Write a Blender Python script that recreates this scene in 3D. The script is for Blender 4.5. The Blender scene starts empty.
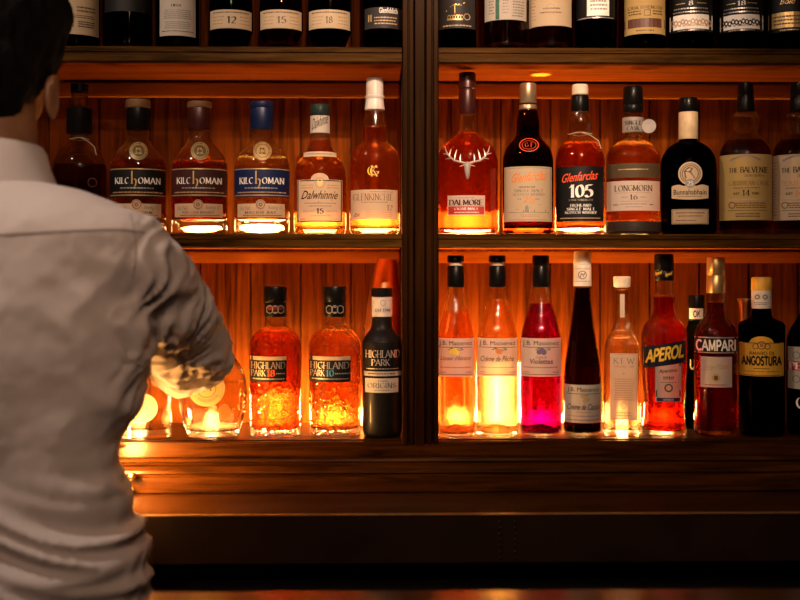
import bpy, bmesh, math, random
from mathutils import Vector, Matrix, noise
from mathutils.bvhtree import BVHTree
random.seed(7)
PI = math.pi
scn = bpy.context.scene
C = scn.collection

# ------------------------------------------------------------------ camera
ZC, F, HY, YAW = 1.36, 1160.0, 265.0, math.radians(-1.2)
cam_d = bpy.data.cameras.new('camera')
cam = bpy.data.objects.new('camera', cam_d); C.objects.link(cam)
cam.location = (0, -2.0, ZC); cam.rotation_euler = (PI/2, 0, YAW)
cam_d.sensor_width = 36; cam_d.lens = F/800*36
cam_d.shift_y = -(300-HY)/800
cam_d.clip_start = .05
cam_d.dof.use_dof = True; cam_d.dof.focus_distance = 2.05; cam_d.dof.aperture_fstop = 2.4
scn.camera = cam
FW = Vector((-math.sin(YAW), math.cos(YAW), 0)); RT = Vector((math.cos(YAW), math.sin(YAW), 0))
def at(px, py, Y):
    """world point seen at pixel px,py standing on the plane y = Y (metres behind the cabinet front)"""
    d = FW + RT*((px-400)/F)
    t = (Y+2.0)/d.y
    return Vector((d.x*t, Y, ZC-(py-HY)/F*t))
def mpp(px, Y):
    d = FW + RT*((px-400)/F)
    return (Y+2.0)/d.y/F

# ------------------------------------------------------------------ world, exposure
w = bpy.data.worlds.new('world'); scn.world = w; w.use_nodes = True
w.node_tree.nodes['Background'].inputs[0].default_value = (.9, .6, .4, 1)
w.node_tree.nodes['Background'].inputs[1].default_value = .0015
scn.view_settings.view_transform = 'Standard'; scn.view_settings.look = 'None'
scn.view_settings.gamma = 1; scn.view_settings.exposure = 0.0
cy = scn.cycles
cy.max_bounces = 18; cy.transmission_bounces = 16; cy.transparent_max_bounces = 24
cy.diffuse_bounces = 3; cy.glossy_bounces = 5
cy.caustics_reflective = True; cy.caustics_refractive = True; cy.blur_glossy = .6
cy.sample_clamp_indirect = 6; cy.use_denoising = True

# ------------------------------------------------------------------ room lamps on the guests' side
def area(name, loc, target, size, power, col):
    d = bpy.data.lights.new(name, 'AREA'); d.shape = 'DISK'; d.size = size; d.energy = power; d.color = col
    o = bpy.data.objects.new(name, d); C.objects.link(o); o.location = loc
    o.rotation_euler = (Vector(target)-Vector(loc)).to_track_quat('-Z', 'Y').to_euler()
    return o
area('ceiling_lamp_light', (-.62, -2.6, 2.5), (-.5, 0, 1.4), .05, 6, (1, .62, .42))
area('ceiling_lamp_light', (-.50, -2.6, 2.5), (-.4, 0, 1.4), .05, 6, (1, .62, .42))
area('ceiling_lamp_light', (.30, -2.2, 2.3), (.3, 0, 1.4), .035, 2.2, (1, .70, .50))
area('ceiling_lamp_light', (-1.0, -.95, 2.62), (-.65, -.35, 1.4), .16, 13, (1, .80, .66))
def spot(name, loc, target, power, deg, col, blend=.8, rad=.03):
    d = bpy.data.lights.new(name, 'SPOT'); d.energy = power; d.spot_size = math.radians(deg); d.spot_blend = blend; d.color = col; d.shadow_soft_size = rad
    o = bpy.data.objects.new(name, d); C.objects.link(o); o.location = loc
    o.rotation_euler = (Vector(target)-Vector(loc)).to_track_quat('-Z', 'Y').to_euler()
spot('ceiling_spot_light', (.35, -2.0, 2.62), (.19, 0, 1.66), 280, 26, (1, .66, .44))
spot('ceiling_spot_light', (.1, -2.3, 2.62), (.12, 0, 1.38), 60, 44, (1, .66, .44))

# shelf lamps: photo x, depth, shelf, watts, height
LAMPS = [(140, .19, 3, 1.2, .012), (212, .195, 3, 1.1, .012), (277, .18, 3, 5.04, .055), (336, .19, 3, 2.8, .02), (452, .18, 3, 2.24, .02), (494, .17, 3, 7.28, .11), (541, .18, 3, 2.24, .012), (585, .19, 3, 1.4, .012), (622, .185, 3, 2.1, .03), (666, .19, 3, 0.42, .01),
         (197, .19, 2, 0.16, .004), (262, .19, 2, 0.32, .006), (320, .185, 2, 0.24, .03), (374, .185, 2, 0.288, .03), (467, .19, 2, 0.68, .03), (528, .185, 2, 1.04, .04), (580, .185, 2, 0.72, .006), (632, .19, 2, 0.24, .008)]

# ------------------------------------------------------------------ materials
MATS = {}
def lin(c): return tuple((v/255/12.92 if v/255 <= .04045 else ((v/255+.055)/1.055)**2.4) for v in c)
def mat(name):
    m = bpy.data.materials.new(name); m.use_nodes = True
    nt = m.node_tree; nt.nodes.clear()
    out = nt.nodes.new('ShaderNodeOutputMaterial')
    return m, nt, out
def N(nt, t, **kw):
    n = nt.nodes.new(t)
    for k, v in kw.items():
        if k in n.inputs: n.inputs[k].default_value = v
        else: setattr(n, k, v)
    return n
def plain(name, col, rough=.5, metal=0.0, noise_amt=.15, nscale=60, coat=0.0, bump=0.0):
    if name in MATS: return MATS[name]
    m, nt, out = mat(name)
    b = N(nt, 'ShaderNodeBsdfPrincipled'); b.inputs['Roughness'].default_value = rough; b.inputs['Metallic'].default_value = metal
    b.inputs['Coat Weight'].default_value = coat
    if max(col) < .06 and not metal: b.inputs['Specular IOR Level'].default_value = .12; b.inputs['Coat Weight'].default_value = coat*.15
    tc = N(nt, 'ShaderNodeTexCoord'); nz = N(nt, 'ShaderNodeTexNoise'); nz.inputs['Scale'].default_value = nscale; nz.inputs['Detail'].default_value = 4
    nt.links.new(tc.outputs['Object'], nz.inputs['Vector'])
    r = N(nt, 'ShaderNodeValToRGB')
    r.color_ramp.elements[0].color = (*[c*(1-noise_amt) for c in col], 1); r.color_ramp.elements[1].color = (*[min(1, c*(1+noise_amt)) for c in col], 1)
    r.color_ramp.elements[0].position = .3; r.color_ramp.elements[1].position = .7
    nt.links.new(nz.outputs['Fac'], r.inputs['Fac']); nt.links.new(r.outputs['Color'], b.inputs['Base Color'])
    if bump:
        bp = N(nt, 'ShaderNodeBump'); bp.inputs['Strength'].default_value = bump; bp.inputs['Distance'].default_value = .002
        nt.links.new(nz.outputs['Fac'], bp.inputs['Height']); nt.links.new(bp.outputs['Normal'], b.inputs['Normal'])
    nt.links.new(b.outputs[0], out.inputs[0]); MATS[name] = m
    return m
def wood(name, c0, c1, axis, rough=.35, scale=1.0, coat=.3, pitch=None, bump=.4):
    """axis: the way the grain runs"""
    m, nt, out = mat(name)
    b = N(nt, 'ShaderNodeBsdfPrincipled'); b.inputs['Specular IOR Level'].default_value = .07; b.inputs['Specular Tint'].default_value = (1, .6, .3, 1); b.inputs['Roughness'].default_value = rough; b.inputs['Coat Weight'].default_value = coat; b.inputs['Coat Roughness'].default_value = .18
    g = N(nt, 'ShaderNodeNewGeometry')
    vec = g.outputs['Position']
    mp = N(nt, 'ShaderNodeMapping'); s = [26*scale]*3; s[axis] = 1.6*scale; mp.inputs['Scale'].default_value = s
    nt.links.new(vec, mp.inputs['Vector'])
    if pitch:      # every plank gets its own offset in the grain
        sp = N(nt, 'ShaderNodeSeparateXYZ'); nt.links.new(vec, sp.inputs[0])
        dv = N(nt, 'ShaderNodeMath', operation='DIVIDE'); dv.inputs[1].default_value = pitch[1]
        sb = N(nt, 'ShaderNodeMath', operation='SUBTRACT'); sb.inputs[1].default_value = pitch[0]
        nt.links.new(sp.outputs[0], sb.inputs[0]); nt.links.new(sb.outputs[0], dv.inputs[0])
        fl = N(nt, 'ShaderNodeMath', operation='FLOOR'); nt.links.new(dv.outputs[0], fl.inputs[0])
        wn = N(nt, 'ShaderNodeTexWhiteNoise', noise_dimensions='1D'); nt.links.new(fl.outputs[0], wn.inputs['W'])
        va = N(nt, 'ShaderNodeVectorMath', operation='MULTIPLY_ADD'); va.inputs[1].default_value = (40, 40, 40)
        nt.links.new(wn.outputs['Color'], va.inputs[0]); nt.links.new(mp.outputs[0], va.inputs[2]); v2 = va.outputs[0]
    else: v2 = mp.outputs[0]
    n1 = N(nt, 'ShaderNodeTexNoise'); n1.inputs['Scale'].default_value = 1.0; n1.inputs['Detail'].default_value = 7; n1.inputs['Distortion'].default_value = 1.4
    n2 = N(nt, 'ShaderNodeTexNoise'); n2.inputs['Scale'].default_value = 7; n2.inputs['Detail'].default_value = 3
    for n in (n1, n2): nt.links.new(v2, n.inputs['Vector'])
    mx = N(nt, 'ShaderNodeMath', operation='MULTIPLY_ADD'); mx.inputs[1].default_value = .35
    nt.links.new(n2.outputs['Fac'], mx.inputs[0]); nt.links.new(n1.outputs['Fac'], mx.inputs[2])
    r = N(nt, 'ShaderNodeValToRGB'); r.color_ramp.elements[0].position = .45; r.color_ramp.elements[1].position = .85
    r.color_ramp.elements[0].color = (*c0, 1); r.color_ramp.elements[1].color = (*c1, 1)
    nt.links.new(mx.outputs[0], r.inputs['Fac'])
    nt.links.new(r.outputs['Color'], b.inputs['Base Color'])
    bp = N(nt, 'ShaderNodeBump'); bp.inputs['Strength'].default_value = bump; bp.inputs['Distance'].default_value = .001
    nt.links.new(mx.outputs[0], bp.inputs['Height']); nt.links.new(bp.outputs['Normal'], b.inputs['Normal'])
    nt.links.new(b.outputs[0], out.inputs[0])
    return m
def glassy(name, col, ior=1.45, clear=.3, rough=0.0, emboss=0.0, escale=120):
    """coloured glass or liquor: part of the light goes straight through (thin walls), part is bent"""
    if name in MATS: return MATS[name]
    m, nt, out = mat(name)
    g = N(nt, 'ShaderNodeBsdfGlass'); g.inputs['Color'].default_value = (*col, 1); g.inputs['IOR'].default_value = ior; g.inputs['Roughness'].default_value = rough
    t = N(nt, 'ShaderNodeBsdfTransparent'); t.inputs['Color'].default_value = (*col, 1)
    mx = N(nt, 'ShaderNodeMixShader'); mx.inputs[0].default_value = clear
    nt.links.new(g.outputs[0], mx.inputs[1]); nt.links.new(t.outputs[0], mx.inputs[2]); nt.links.new(mx.outputs[0], out.inputs[0])
    if emboss:
        tc = N(nt, 'ShaderNodeTexCoord'); v = N(nt, 'ShaderNodeTexVoronoi'); v.inputs['Scale'].default_value = escale
        nt.links.new(tc.outputs['Object'], v.inputs['Vector'])
        bp = N(nt, 'ShaderNodeBump'); bp.inputs['Strength'].default_value = emboss; bp.inputs['Distance'].default_value = .003
        nt.links.new(v.outputs['Distance'], bp.inputs['Height']); nt.links.new(bp.outputs['Normal'], g.inputs['Normal'])
    MATS[name] = m
    return m
def paper(name, col, trans=.3, rough=.55):
    """label stock that lets some of the light behind it through"""
    if name in MATS: return MATS[name]
    m, nt, out = mat(name)
    b = N(nt, 'ShaderNodeBsdfPrincipled'); b.inputs['Roughness'].default_value = rough
    b.inputs['Base Color'].default_value = (*col, 1); b.inputs['Specular IOR Level'].default_value = .25
    nz = N(nt, 'ShaderNodeTexNoise'); nz.inputs['Scale'].default_value = 220
    tc = N(nt, 'ShaderNodeTexCoord'); nt.links.new(tc.outputs['Object'], nz.inputs['Vector'])
    bp = N(nt, 'ShaderNodeBump'); bp.inputs['Strength'].default_value = .1; bp.inputs['Distance'].default_value = .0004
    nt.links.new(nz.outputs['Fac'], bp.inputs['Height']); nt.links.new(bp.outputs['Normal'], b.inputs['Normal'])
    t = N(nt, 'ShaderNodeBsdfTranslucent'); t.inputs['Color'].default_value = (*col, 1)
    mx = N(nt, 'ShaderNodeMixShader'); mx.inputs[0].default_value = trans
    nt.links.new(b.outputs[0], mx.inputs[1]); nt.links.new(t.outputs[0], mx.inputs[2])
    t2 = N(nt, 'ShaderNodeBsdfTransparent'); t2.inputs['Color'].default_value = (*col, 1)
    mx2 = N(nt, 'ShaderNodeMixShader'); mx2.inputs[0].default_value = trans*.35
    nt.links.new(mx.outputs[0], mx2.inputs[1]); nt.links.new(t2.outputs[0], mx2.inputs[2]); nt.links.new(mx2.outputs[0], out.inputs[0])
    MATS[name] = m
    return m
def glow(name, col, power):
    m, nt, out = mat(name)
    e = N(nt, 'ShaderNodeEmission'); e.inputs[0].default_value = (*col, 1); e.inputs[1].default_value = power
    nt.links.new(e.outputs[0], out.inputs[0])
    return m

# ------------------------------------------------------------------ mesh helpers
def mk(name, verts, faces, m, parent=None, smooth=True, angle=38, mats=None, fm=None):
    me = bpy.data.meshes.new(name); me.from_pydata([tuple(v) for v in verts], [], faces)
    for x in (mats or [m]): me.materials.append(x)
    if fm: me.polygons.foreach_set('material_index', fm)
    if smooth:
        me.polygons.foreach_set('use_smooth', [True]*len(me.polygons))
        me.set_sharp_from_angle(angle=math.radians(angle))
    me.update()
    o = bpy.data.objects.new(name, me); C.objects.link(o)
    if parent: o.parent = parent
    return o
class MB:
    def __init__(s): s.v = []; s.f = []; s.m = []
    def add(s, v, f, mi=0):
        n = len(s.v); s.v += [tuple(x) for x in v]; s.f += [tuple(i+n for i in q) for q in f]; s.m += [mi]*len(f)
    def box(s, x0, x1, y0, y1, z0, z1, bev=0.0, mi=0):
        bm = bmesh.new(); bmesh.ops.create_cube(bm, size=1)
        for v in bm.verts: v.co = ((x0+x1)/2+v.co.x*(x1-x0), (y0+y1)/2+v.co.y*(y1-y0), (z0+z1)/2+v.co.z*(z1-z0))
        if bev: bmesh.ops.bevel(bm, geom=bm.edges[:], offset=bev, segments=2, affect='EDGES')
        bm.verts.index_update()
        s.add([v.co for v in bm.verts], [[v.index for v in f.verts] for f in bm.faces], mi); bm.free()
    def extrude_x(s, prof, x0, x1, mi=0):      # closed (y,z) outline run along x
        n = len(prof)
        v = [(x0, y, z) for y, z in prof]+[(x1, y, z) for y, z in prof]
        f = [(i, (i+1) % n, n+(i+1) % n, n+i) for i in range(n)]+[tuple(range(n))[::-1], tuple(range(n, 2*n))]
        s.add(v, f, mi)
    def lathe(s, prof, n=32, c=(0, 0, 0), a=1.0, b=1.0, e=2.0, mi=0, closed=False, M=None):
        """prof: (r,z); section: |x/a|^e+|y/b|^e = r^e"""
        v = []
        for r, z in prof:
            for k in range(n):
                t = 2*PI*k/n; ct, st = math.cos(t), math.sin(t)
                q = (abs(ct)**e+abs(st)**e)**(-1/e)
                p = Vector((c[0]+r*a*q*ct, c[1]+r*b*q*st, c[2]+z))
                v.append(M @ p if M else p)
        f = []
        L = len(prof)
        for i in range(L-1 if not closed else L):
            j = (i+1) % L
            for k in range(n):
                k2 = (k+1) % n; f.append((i*n+k, i*n+k2, j*n+k2, j*n+k))
        if not closed:
            if prof[0][0] > 1e-6: f.append(tuple(range(n))[::-1])
            if prof[-1][0] > 1e-6: f.append(tuple((L-1)*n+k for k in range(n)))
        s.add(v, f, mi)
    def tube(s, pts, r, n=8, mi=0):
        pts = [Vector(p) for p in pts]; v = []; f = []
        rr = r if isinstance(r, (list, tuple)) else [r]*len(pts)
        up = None
        for i, p in enumerate(pts):
            d = (pts[min(i+1, len(pts)-1)]-pts[max(i-1, 0)]).normalized()
            if up is None: up = d.orthogonal().normalized()
            up = (up-d*up.dot(d)).normalized(); sd = d.cross(up)
            for k in range(n):
                t = 2*PI*k/n; v.append(p+(up*math.cos(t)+sd*math.sin(t))*rr[i])
        for i in range(len(pts)-1):
            for k in range(n): f.append((i*n+k, i*n+(k+1) % n, (i+1)*n+(k+1) % n, (i+1)*n+k))
        f += [tuple(range(n))[::-1], tuple((len(pts)-1)*n+k for k in range(n))]
        s.add(v, f, mi)
    def capsule(s, p0, r0, p1, r1, n=20):
        p0, p1 = Vector(p0), Vector(p1); d = (p1-p0).normalized()
        pts = []; rr = []
        for k in range(1, 7): t = PI/2*k/6; pts.append(p0-d*r0*math.cos(t)); rr.append(r0*math.sin(t))
        for k in range(1, 4): pts.append(p0.lerp(p1, k/4)); rr.append(r0+(r1-r0)*k/4)
        for k in range(6, 0, -1): t = PI/2*k/6; pts.append(p1+d*r1*math.cos(t)); rr.append(r1*math.sin(t))
        s.tube(pts, rr, n)
    def ball(s, c, rx, ry, rz, n=24):
        s.lathe([(math.sin(PI*k/14), -math.cos(PI*k/14)*rz) for k in range(15)], n, c, rx, ry)
    def obj(s, name, m, parent=None, mats=None, **k):
        return mk(name, s.v, s.f, m, parent, mats=mats, fm=s.m if mats else None, **k)
def empty(name, loc, label, cat, group=None):
    o = bpy.data.objects.new(name, None); C.objects.link(o); o.location = loc; o.empty_display_size = .05
    o['label'] = label; o['category'] = cat
    if group: o['group'] = group
    return o
def tag(o, label, cat, group=None):
    o['label'] = label; o['category'] = cat
    if group: o['group'] = group
def struct(o): o['kind'] = 'structure'; return o
def cr(pts, sub=4):      # catmull-rom through (a,b) points
    out = []
    for i in range(len(pts)-1):
        p0, p1, p2, p3 = pts[max(i-1, 0)], pts[i], pts[i+1], pts[min(i+2, len(pts)-1)]
        for k in range(sub):
            t = k/sub
            out.append(tuple(.5*((2*p1[j])+(-p0[j]+p2[j])*t+(2*p0[j]-5*p1[j]+4*p2[j]-p3[j])*t*t+(-p0[j]+3*p1[j]-3*p2[j]+p3[j])*t**3) for j in range(2)))
    out.append(pts[-1]); return out

# ------------------------------------------------------------------ room
x_l, x_r = -2.2, 2.2
b = MB(); b.box(x_l, x_r, -4.2, .45, -.05, 0); struct(b.obj('floor', wood('floor_boards', (.012, .007, .004), (.03, .016, .009), 0, .4), smooth=False))
b = MB(); b.box(x_l, x_r, .36, .45, 0, 2.75); struct(b.obj('wall_back', plain('dark_plaster', (.03, .02, .015), .8), smooth=False))
b = MB(); b.box(x_l-.08, x_l, -4.2, .45, 0, 2.75); struct(b.obj('wall_left', MATS['dark_plaster'], smooth=False))
b = MB(); b.box(x_r, x_r+.08, -4.2, .45, 0, 2.75); struct(b.obj('wall_right', MATS['dark_plaster'], smooth=False))
b = MB(); b.box(x_l, x_r, -4.2, .45, 2.75, 2.8); struct(b.obj('ceiling', MATS['dark_plaster'], smooth=False))

# ------------------------------------------------------------------ the shelving
def zz(py, Y=0): return ZC-(py-HY)/F*(Y+2.0)
YB = .235                                   # face of the plank backing
XL, XR = -1.05, 1.05
S1t, S1b = zz(47), zz(62.5); S2t, S2b = zz(234), zz(248); S3t, S3b = zz(440.5), zz(456)
px0, px1 = at(402, 0, 0).x, at(438.5, 0, 0).x
pitch = 50*mpp(400, YB); g0 = at(401, 0, YB).x % pitch
W_plank = wood('back_planks', (.034, .0062, .0004), (.185, .040, .0030), 2, .55, 1.7, .0, (g0, pitch))
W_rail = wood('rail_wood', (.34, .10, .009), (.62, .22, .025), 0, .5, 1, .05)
W_under = wood('shelf_wood', (.20, .042, .004), (.55, .14, .014), 0, .45, 1.6, .08)
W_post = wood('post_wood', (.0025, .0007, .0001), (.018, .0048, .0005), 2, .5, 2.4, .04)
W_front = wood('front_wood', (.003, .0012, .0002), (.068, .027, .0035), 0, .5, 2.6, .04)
W_base = wood('base_wood', (.006, .0018, .0002), (.045, .013, .0014), 0, .35, 2.2, .12)
cab = empty('back_bar_shelving', (0, .1, .0), 'dark stained wooden back-bar shelving with plank backing and a fluted middle post', 'shelving')
def cpart(b, name, m, **k):
    o = b.obj(name, m, cab, **k); o.matrix_parent_inverse = Matrix.Translation((0, -.1, 0)); return o
CT = zz(493.5, -.04)
b = MB()
n0 = math.floor((XL-g0)/pitch)
x = g0+n0*pitch
while x < XR:
    b.box(x+.0009, x+pitch-.0009, YB, YB+.018, CT+.002, 2.33, .0016); x += pitch
cpart(b, 'back_panel', W_plank, angle=20)
b = MB()      # fluted middle post
outl = []
W = px1-px0
for u, y in [(0, .02), (0, -.004), (.03, -.008), (.14, -.008), (.16, -.003), (.18, -.003), (.20, -.009), (.30, -.009), (.33, -.004), (.36, -.012), (.60, -.012), (.63, -.004), (.67, -.009), (.80, -.009), (.83, -.003), (.85, -.003), (.87, -.008), (.97, -.008), (1, -.004), (1, .02)]:
    outl.append((px0+u*W, y))
n = len(outl)
v = [(x, y, S3t-.005) for x, y in outl]+[(x, y, 2.33) for x, y in outl]
b.add(v, [(i, (i+1) % n, n+(i+1) % n, n+i) for i in range(n)]+[tuple(range(n))[::-1], tuple(range(n, 2*n))])
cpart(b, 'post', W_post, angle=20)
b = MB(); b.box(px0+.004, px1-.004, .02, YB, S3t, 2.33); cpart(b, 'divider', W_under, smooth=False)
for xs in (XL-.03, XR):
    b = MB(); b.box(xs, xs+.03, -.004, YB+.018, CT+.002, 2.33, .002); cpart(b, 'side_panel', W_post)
for (x0, x1) in ((XL, px0), (px1, XR)):
    for (t, bt, yy) in ((S1t, S1b, .205), (S2t, S2b, .205)):
        b = MB(); b.box(x0, x1, .014, yy, bt+.001, t, .001); cpart(b, 'shelf_board', W_under)
        b = MB(); h = t-bt
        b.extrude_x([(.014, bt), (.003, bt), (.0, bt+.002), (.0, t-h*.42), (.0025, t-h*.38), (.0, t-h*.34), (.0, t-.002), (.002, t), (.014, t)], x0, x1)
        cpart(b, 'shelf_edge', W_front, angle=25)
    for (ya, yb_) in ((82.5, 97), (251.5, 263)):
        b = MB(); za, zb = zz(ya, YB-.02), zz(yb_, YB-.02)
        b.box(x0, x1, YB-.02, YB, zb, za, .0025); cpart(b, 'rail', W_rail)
b = MB(); b.box(XL, XR, .012, YB, S3b, S3t, .001); cpart(b, 'base_board', W_base)
b = MB(); b.box(XL, XR, -.004, .012, S3b, S3t-.0015, .0015); cpart(b, 'base_front', W_base)
b = MB(); b.box(XL-.03, XR+.03, -.01, YB+.018, 2.3305, 2.37, .003); cpart(b, 'top_board', W_post)
# moulding below the lowest shelf
CT = zz(493.5, -.04)                         # counter top height
b = MB()
m0 = S3b
prof = [(.02, m0), (-.012, m0), (-.016, m0-.002), (-.018, m0-.006), (-.014, m0-.009), (-.016, m0-.011), (-.022, m0-.013), (-.027, m0-.020), (-.028, m0-.024), (-.024, m0-.026), (-.030, m0-.028), (-.033, m0-.030), (-.034, m0-.036), (-.034, CT+.0018), (.02, CT+.0018)]
b.extrude_x(prof, XL, XR); cpart(b, 'moulding', W_base, angle=20)
b = MB(); b.box(XL, XR, .03, YB+.018, CT+.0018, S3b-.001); cpart(b, 'plinth', W_base)

# small brass valve peeping out beside the man
vk = empty('brass_key_knob', at(134, 474.5, -.034), 'small round brass knob on the moulding right beside the man\'s shirt', 'knob')
M = Matrix.Rotation(PI/2, 4, 'X')
br = plain('brass', (.55, .36, .12), .22, 1)
b = MB(); b.lathe([(.0032, 0), (.0032, .012), (.006, .014), (.0075, .018), (.006, .022), (.003, .0235), (0, .0238)], 20, M=M); b.obj('knob', br, vk)
b = MB(); b.tube([(-.002, -.018, -.001), (-.012, -.024, -.003), (-.022, -.022, -.004)], .0022); b.obj('lever', br, vk)
hk = empty('black_hook', at(131.5, 489.5, -.034), 'small dark hook with brass tip under the round brass knob', 'hook')
b = MB(); b.tube([(0, 0, -.012), (0, -.008, -.012), (0, -.008, .004)], .0035); b.obj('shank', plain('black_iron', (.01, .01, .01), .4), hk)
b = MB(); b.tube([(-.004, -.009, .005), (.002, -.010, .004), (.006, -.009, .002)], .002); b.obj('tip', br, hk)

# ------------------------------------------------------------------ counter under the shelving
CF = -.215
cnt = empty('back_counter', (0, -.08, 0), 'dark polished back counter with a riveted metal-clad front edge under the shelving', 'counter')
def kpart(b, name, m, **k):
    o = b.obj(name, m, cnt, **k); o.matrix_parent_inverse = Matrix.Translation((0, .08, 0)); return o
CTH = CT-.004
W_top = wood('counter_top_wood', (.012, .0035, .0008), (.035, .011, .002), 0, .2, 1.0, .5, bump=.12)
M_clad = plain('old_metal_cladding', (.011, .0045, .0016), .45, .0, .35, 9)
b = MB(); b.box(XL-.03, XR+.03, CF+.004, .25, CT-.05, CT, .001); kpart(b, 'top', W_top)
zb = zz(563, CF)
b = MB(); b.box(XL-.03, XR+.03, CF-.003, CF+.004, zb, CT+.0012, .0012); kpart(b, 'edge_cladding', M_clad)
b = MB(); b.box(XL-.03, XR+.03, CF-.0045, CF+.006, CT+.0013, CT+.0030, .0006); kpart(b, 'edge_highlight_strip', plain('edge_highlight_metal', (.30, .17, .06), .3, .6))  # brass-toned strip added to draw the highlight line along the counter edge
b = MB(); b.box(at(505.5, 0, CF).x, at(506.5, 0, CF).x, CF-.0036, CF, zb, CT+.0014); kpart(b, 'seam', plain('seam_dark', (.01, .007, .005), .6), smooth=False)
for cx_ in (500, 515):
    b = MB()
    for k in range(7):
        p = at(cx_, 522+k*6.0, CF-.003)
        b.lathe([(.0024, 0), (.0021, .0009), (.0012, .0016), (0, .0019)], 10, M=Matrix.Translation(p) @ M)
    kpart(b, 'rivet_row', M_clad)
b = MB(); b.box(XL-.03, XR+.03, CF+.06, .25, .0, CT-.05); kpart(b, 'cabinet_front', plain('black_lacquer', (.004, .003, .003), .5), smooth=False)
b = MB(); b.box(XL-.03, XR+.03, CF, CF+.06, zb, CT-.05); kpart(b, 'apron', MATS['black_lacquer'], smooth=False)

# little table lamp on the counter, mostly hidden by the man
lp = at(104, 470, -.12); lp.z = CT+.0018
tl_ = empty('counter_lamp', lp, 'small glowing lamp on the back counter, hidden behind the man\'s waist', 'lamp')
b = MB(); b.lathe([(0, 0), (.028, 0), (.028, .006), (.008, .010), (.006, .030), (.012, .034), (.012, .038), (0, .038)], 24); b.obj('foot', br, tl_)
b = MB(); b.lathe([(0, .0905), (.034, .0905), (.036, .0925), (.02, .100), (0, .104)], 24); b.obj('cap', br, tl_)  # opaque cap added above the shade to block the lamp's upward light
b = MB(); b.lathe([(.012, .038), (.018, .045), (.019, .075), (.013, .088), (0, .09)], 24); b.obj('glowing_shade', glow('counter_lamp_glow', (1, .47, .12), 900), tl_)

# glossy service bar in the foreground
bt = ZC-.408; be = -2+1.455
fb = empty('service_bar', (.6, be-.3, 0), 'glossy dark service bar top along the bottom edge of the view', 'bar')
x0 = at(152, 0, be).x
b = MB(); b.box(x0, XR+.4, be-.5, be, bt-.03, bt, .002); o = b.obj('top', plain('polished_bar_top', (.035, .012, .004), .22, .3, .2, 5, bump=.06), fb); o.matrix_parent_inverse = fb.matrix_world.inverted()
b = MB(); b.box(x0+.02, XR+.38, be-.47, be-.03, 0, bt-.03, .002); o = b.obj('carcass', MATS['black_lacquer'], fb)
for o in fb.children: o.matrix_parent_inverse = Matrix.Translation((-.6, -(be-.3), 0))

# ------------------------------------------------------------------ uplights on the shelves
PUCK = {}
def puck(px, Y, shelf, power, size=.011, tall=.012):
    if shelf == 2: size = .017
    zt = {2: S2t, 3: S3t}[shelf]
    p = at(px, 300, Y); p.z = zt+.0004
    wh = 'lower' if shelf == 3 else 'middle'
    t = empty('shelf_lamp', p, 'small warm lamp glowing behind the bottles of the '+wh+' shelf', 'lamp', 'small lamps behind the bottles of the '+wh+' shelf')
    b = MB(); b.lathe([(size*.7, 0), (size*1.25, 0), (size*1.25, .006), (size*1.1, .0075), (size*.98, .006), (size*.7, .006)], 24, closed=True); b.obj('housing', br, t)
    b = MB(); b.lathe([(size*.95, .005), (size*.95, .005+tall)]+[(size*.95*math.cos(a), .005+tall+size*.6*math.sin(a)) for a in (.4, .8, 1.2)]+[(0, .005+tall+size*.6)], 20)
    area_ = 2*PI*size*tall+PI*size*size
    key = round(power/(PI*area_), 2)
    if key not in PUCK: PUCK[key] = glow('warm_lamp_%d' % len(PUCK), (1, .52, .16), key)
    b.obj('diffuser', PUCK[key], t)
for px, Y, sh, pw, tl in LAMPS: puck(px, Y, sh, pw, tall=tl)
# a narrow beam throws the bright oval on the underside of the upper shelf
sd = bpy.data.lights.new('beam', 'SPOT'); sd.energy = 7; sd.spot_size = math.radians(25); sd.spot_blend = .4; sd.color = (1, .5, .15); sd.shadow_soft_size = .003
so = bpy.data.objects.new('beam', sd); C.objects.link(so); p = at(541, 0, .13); so.location = (p.x, .13, S2t+.21); so.rotation_euler = (PI, 0, 0)

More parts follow.
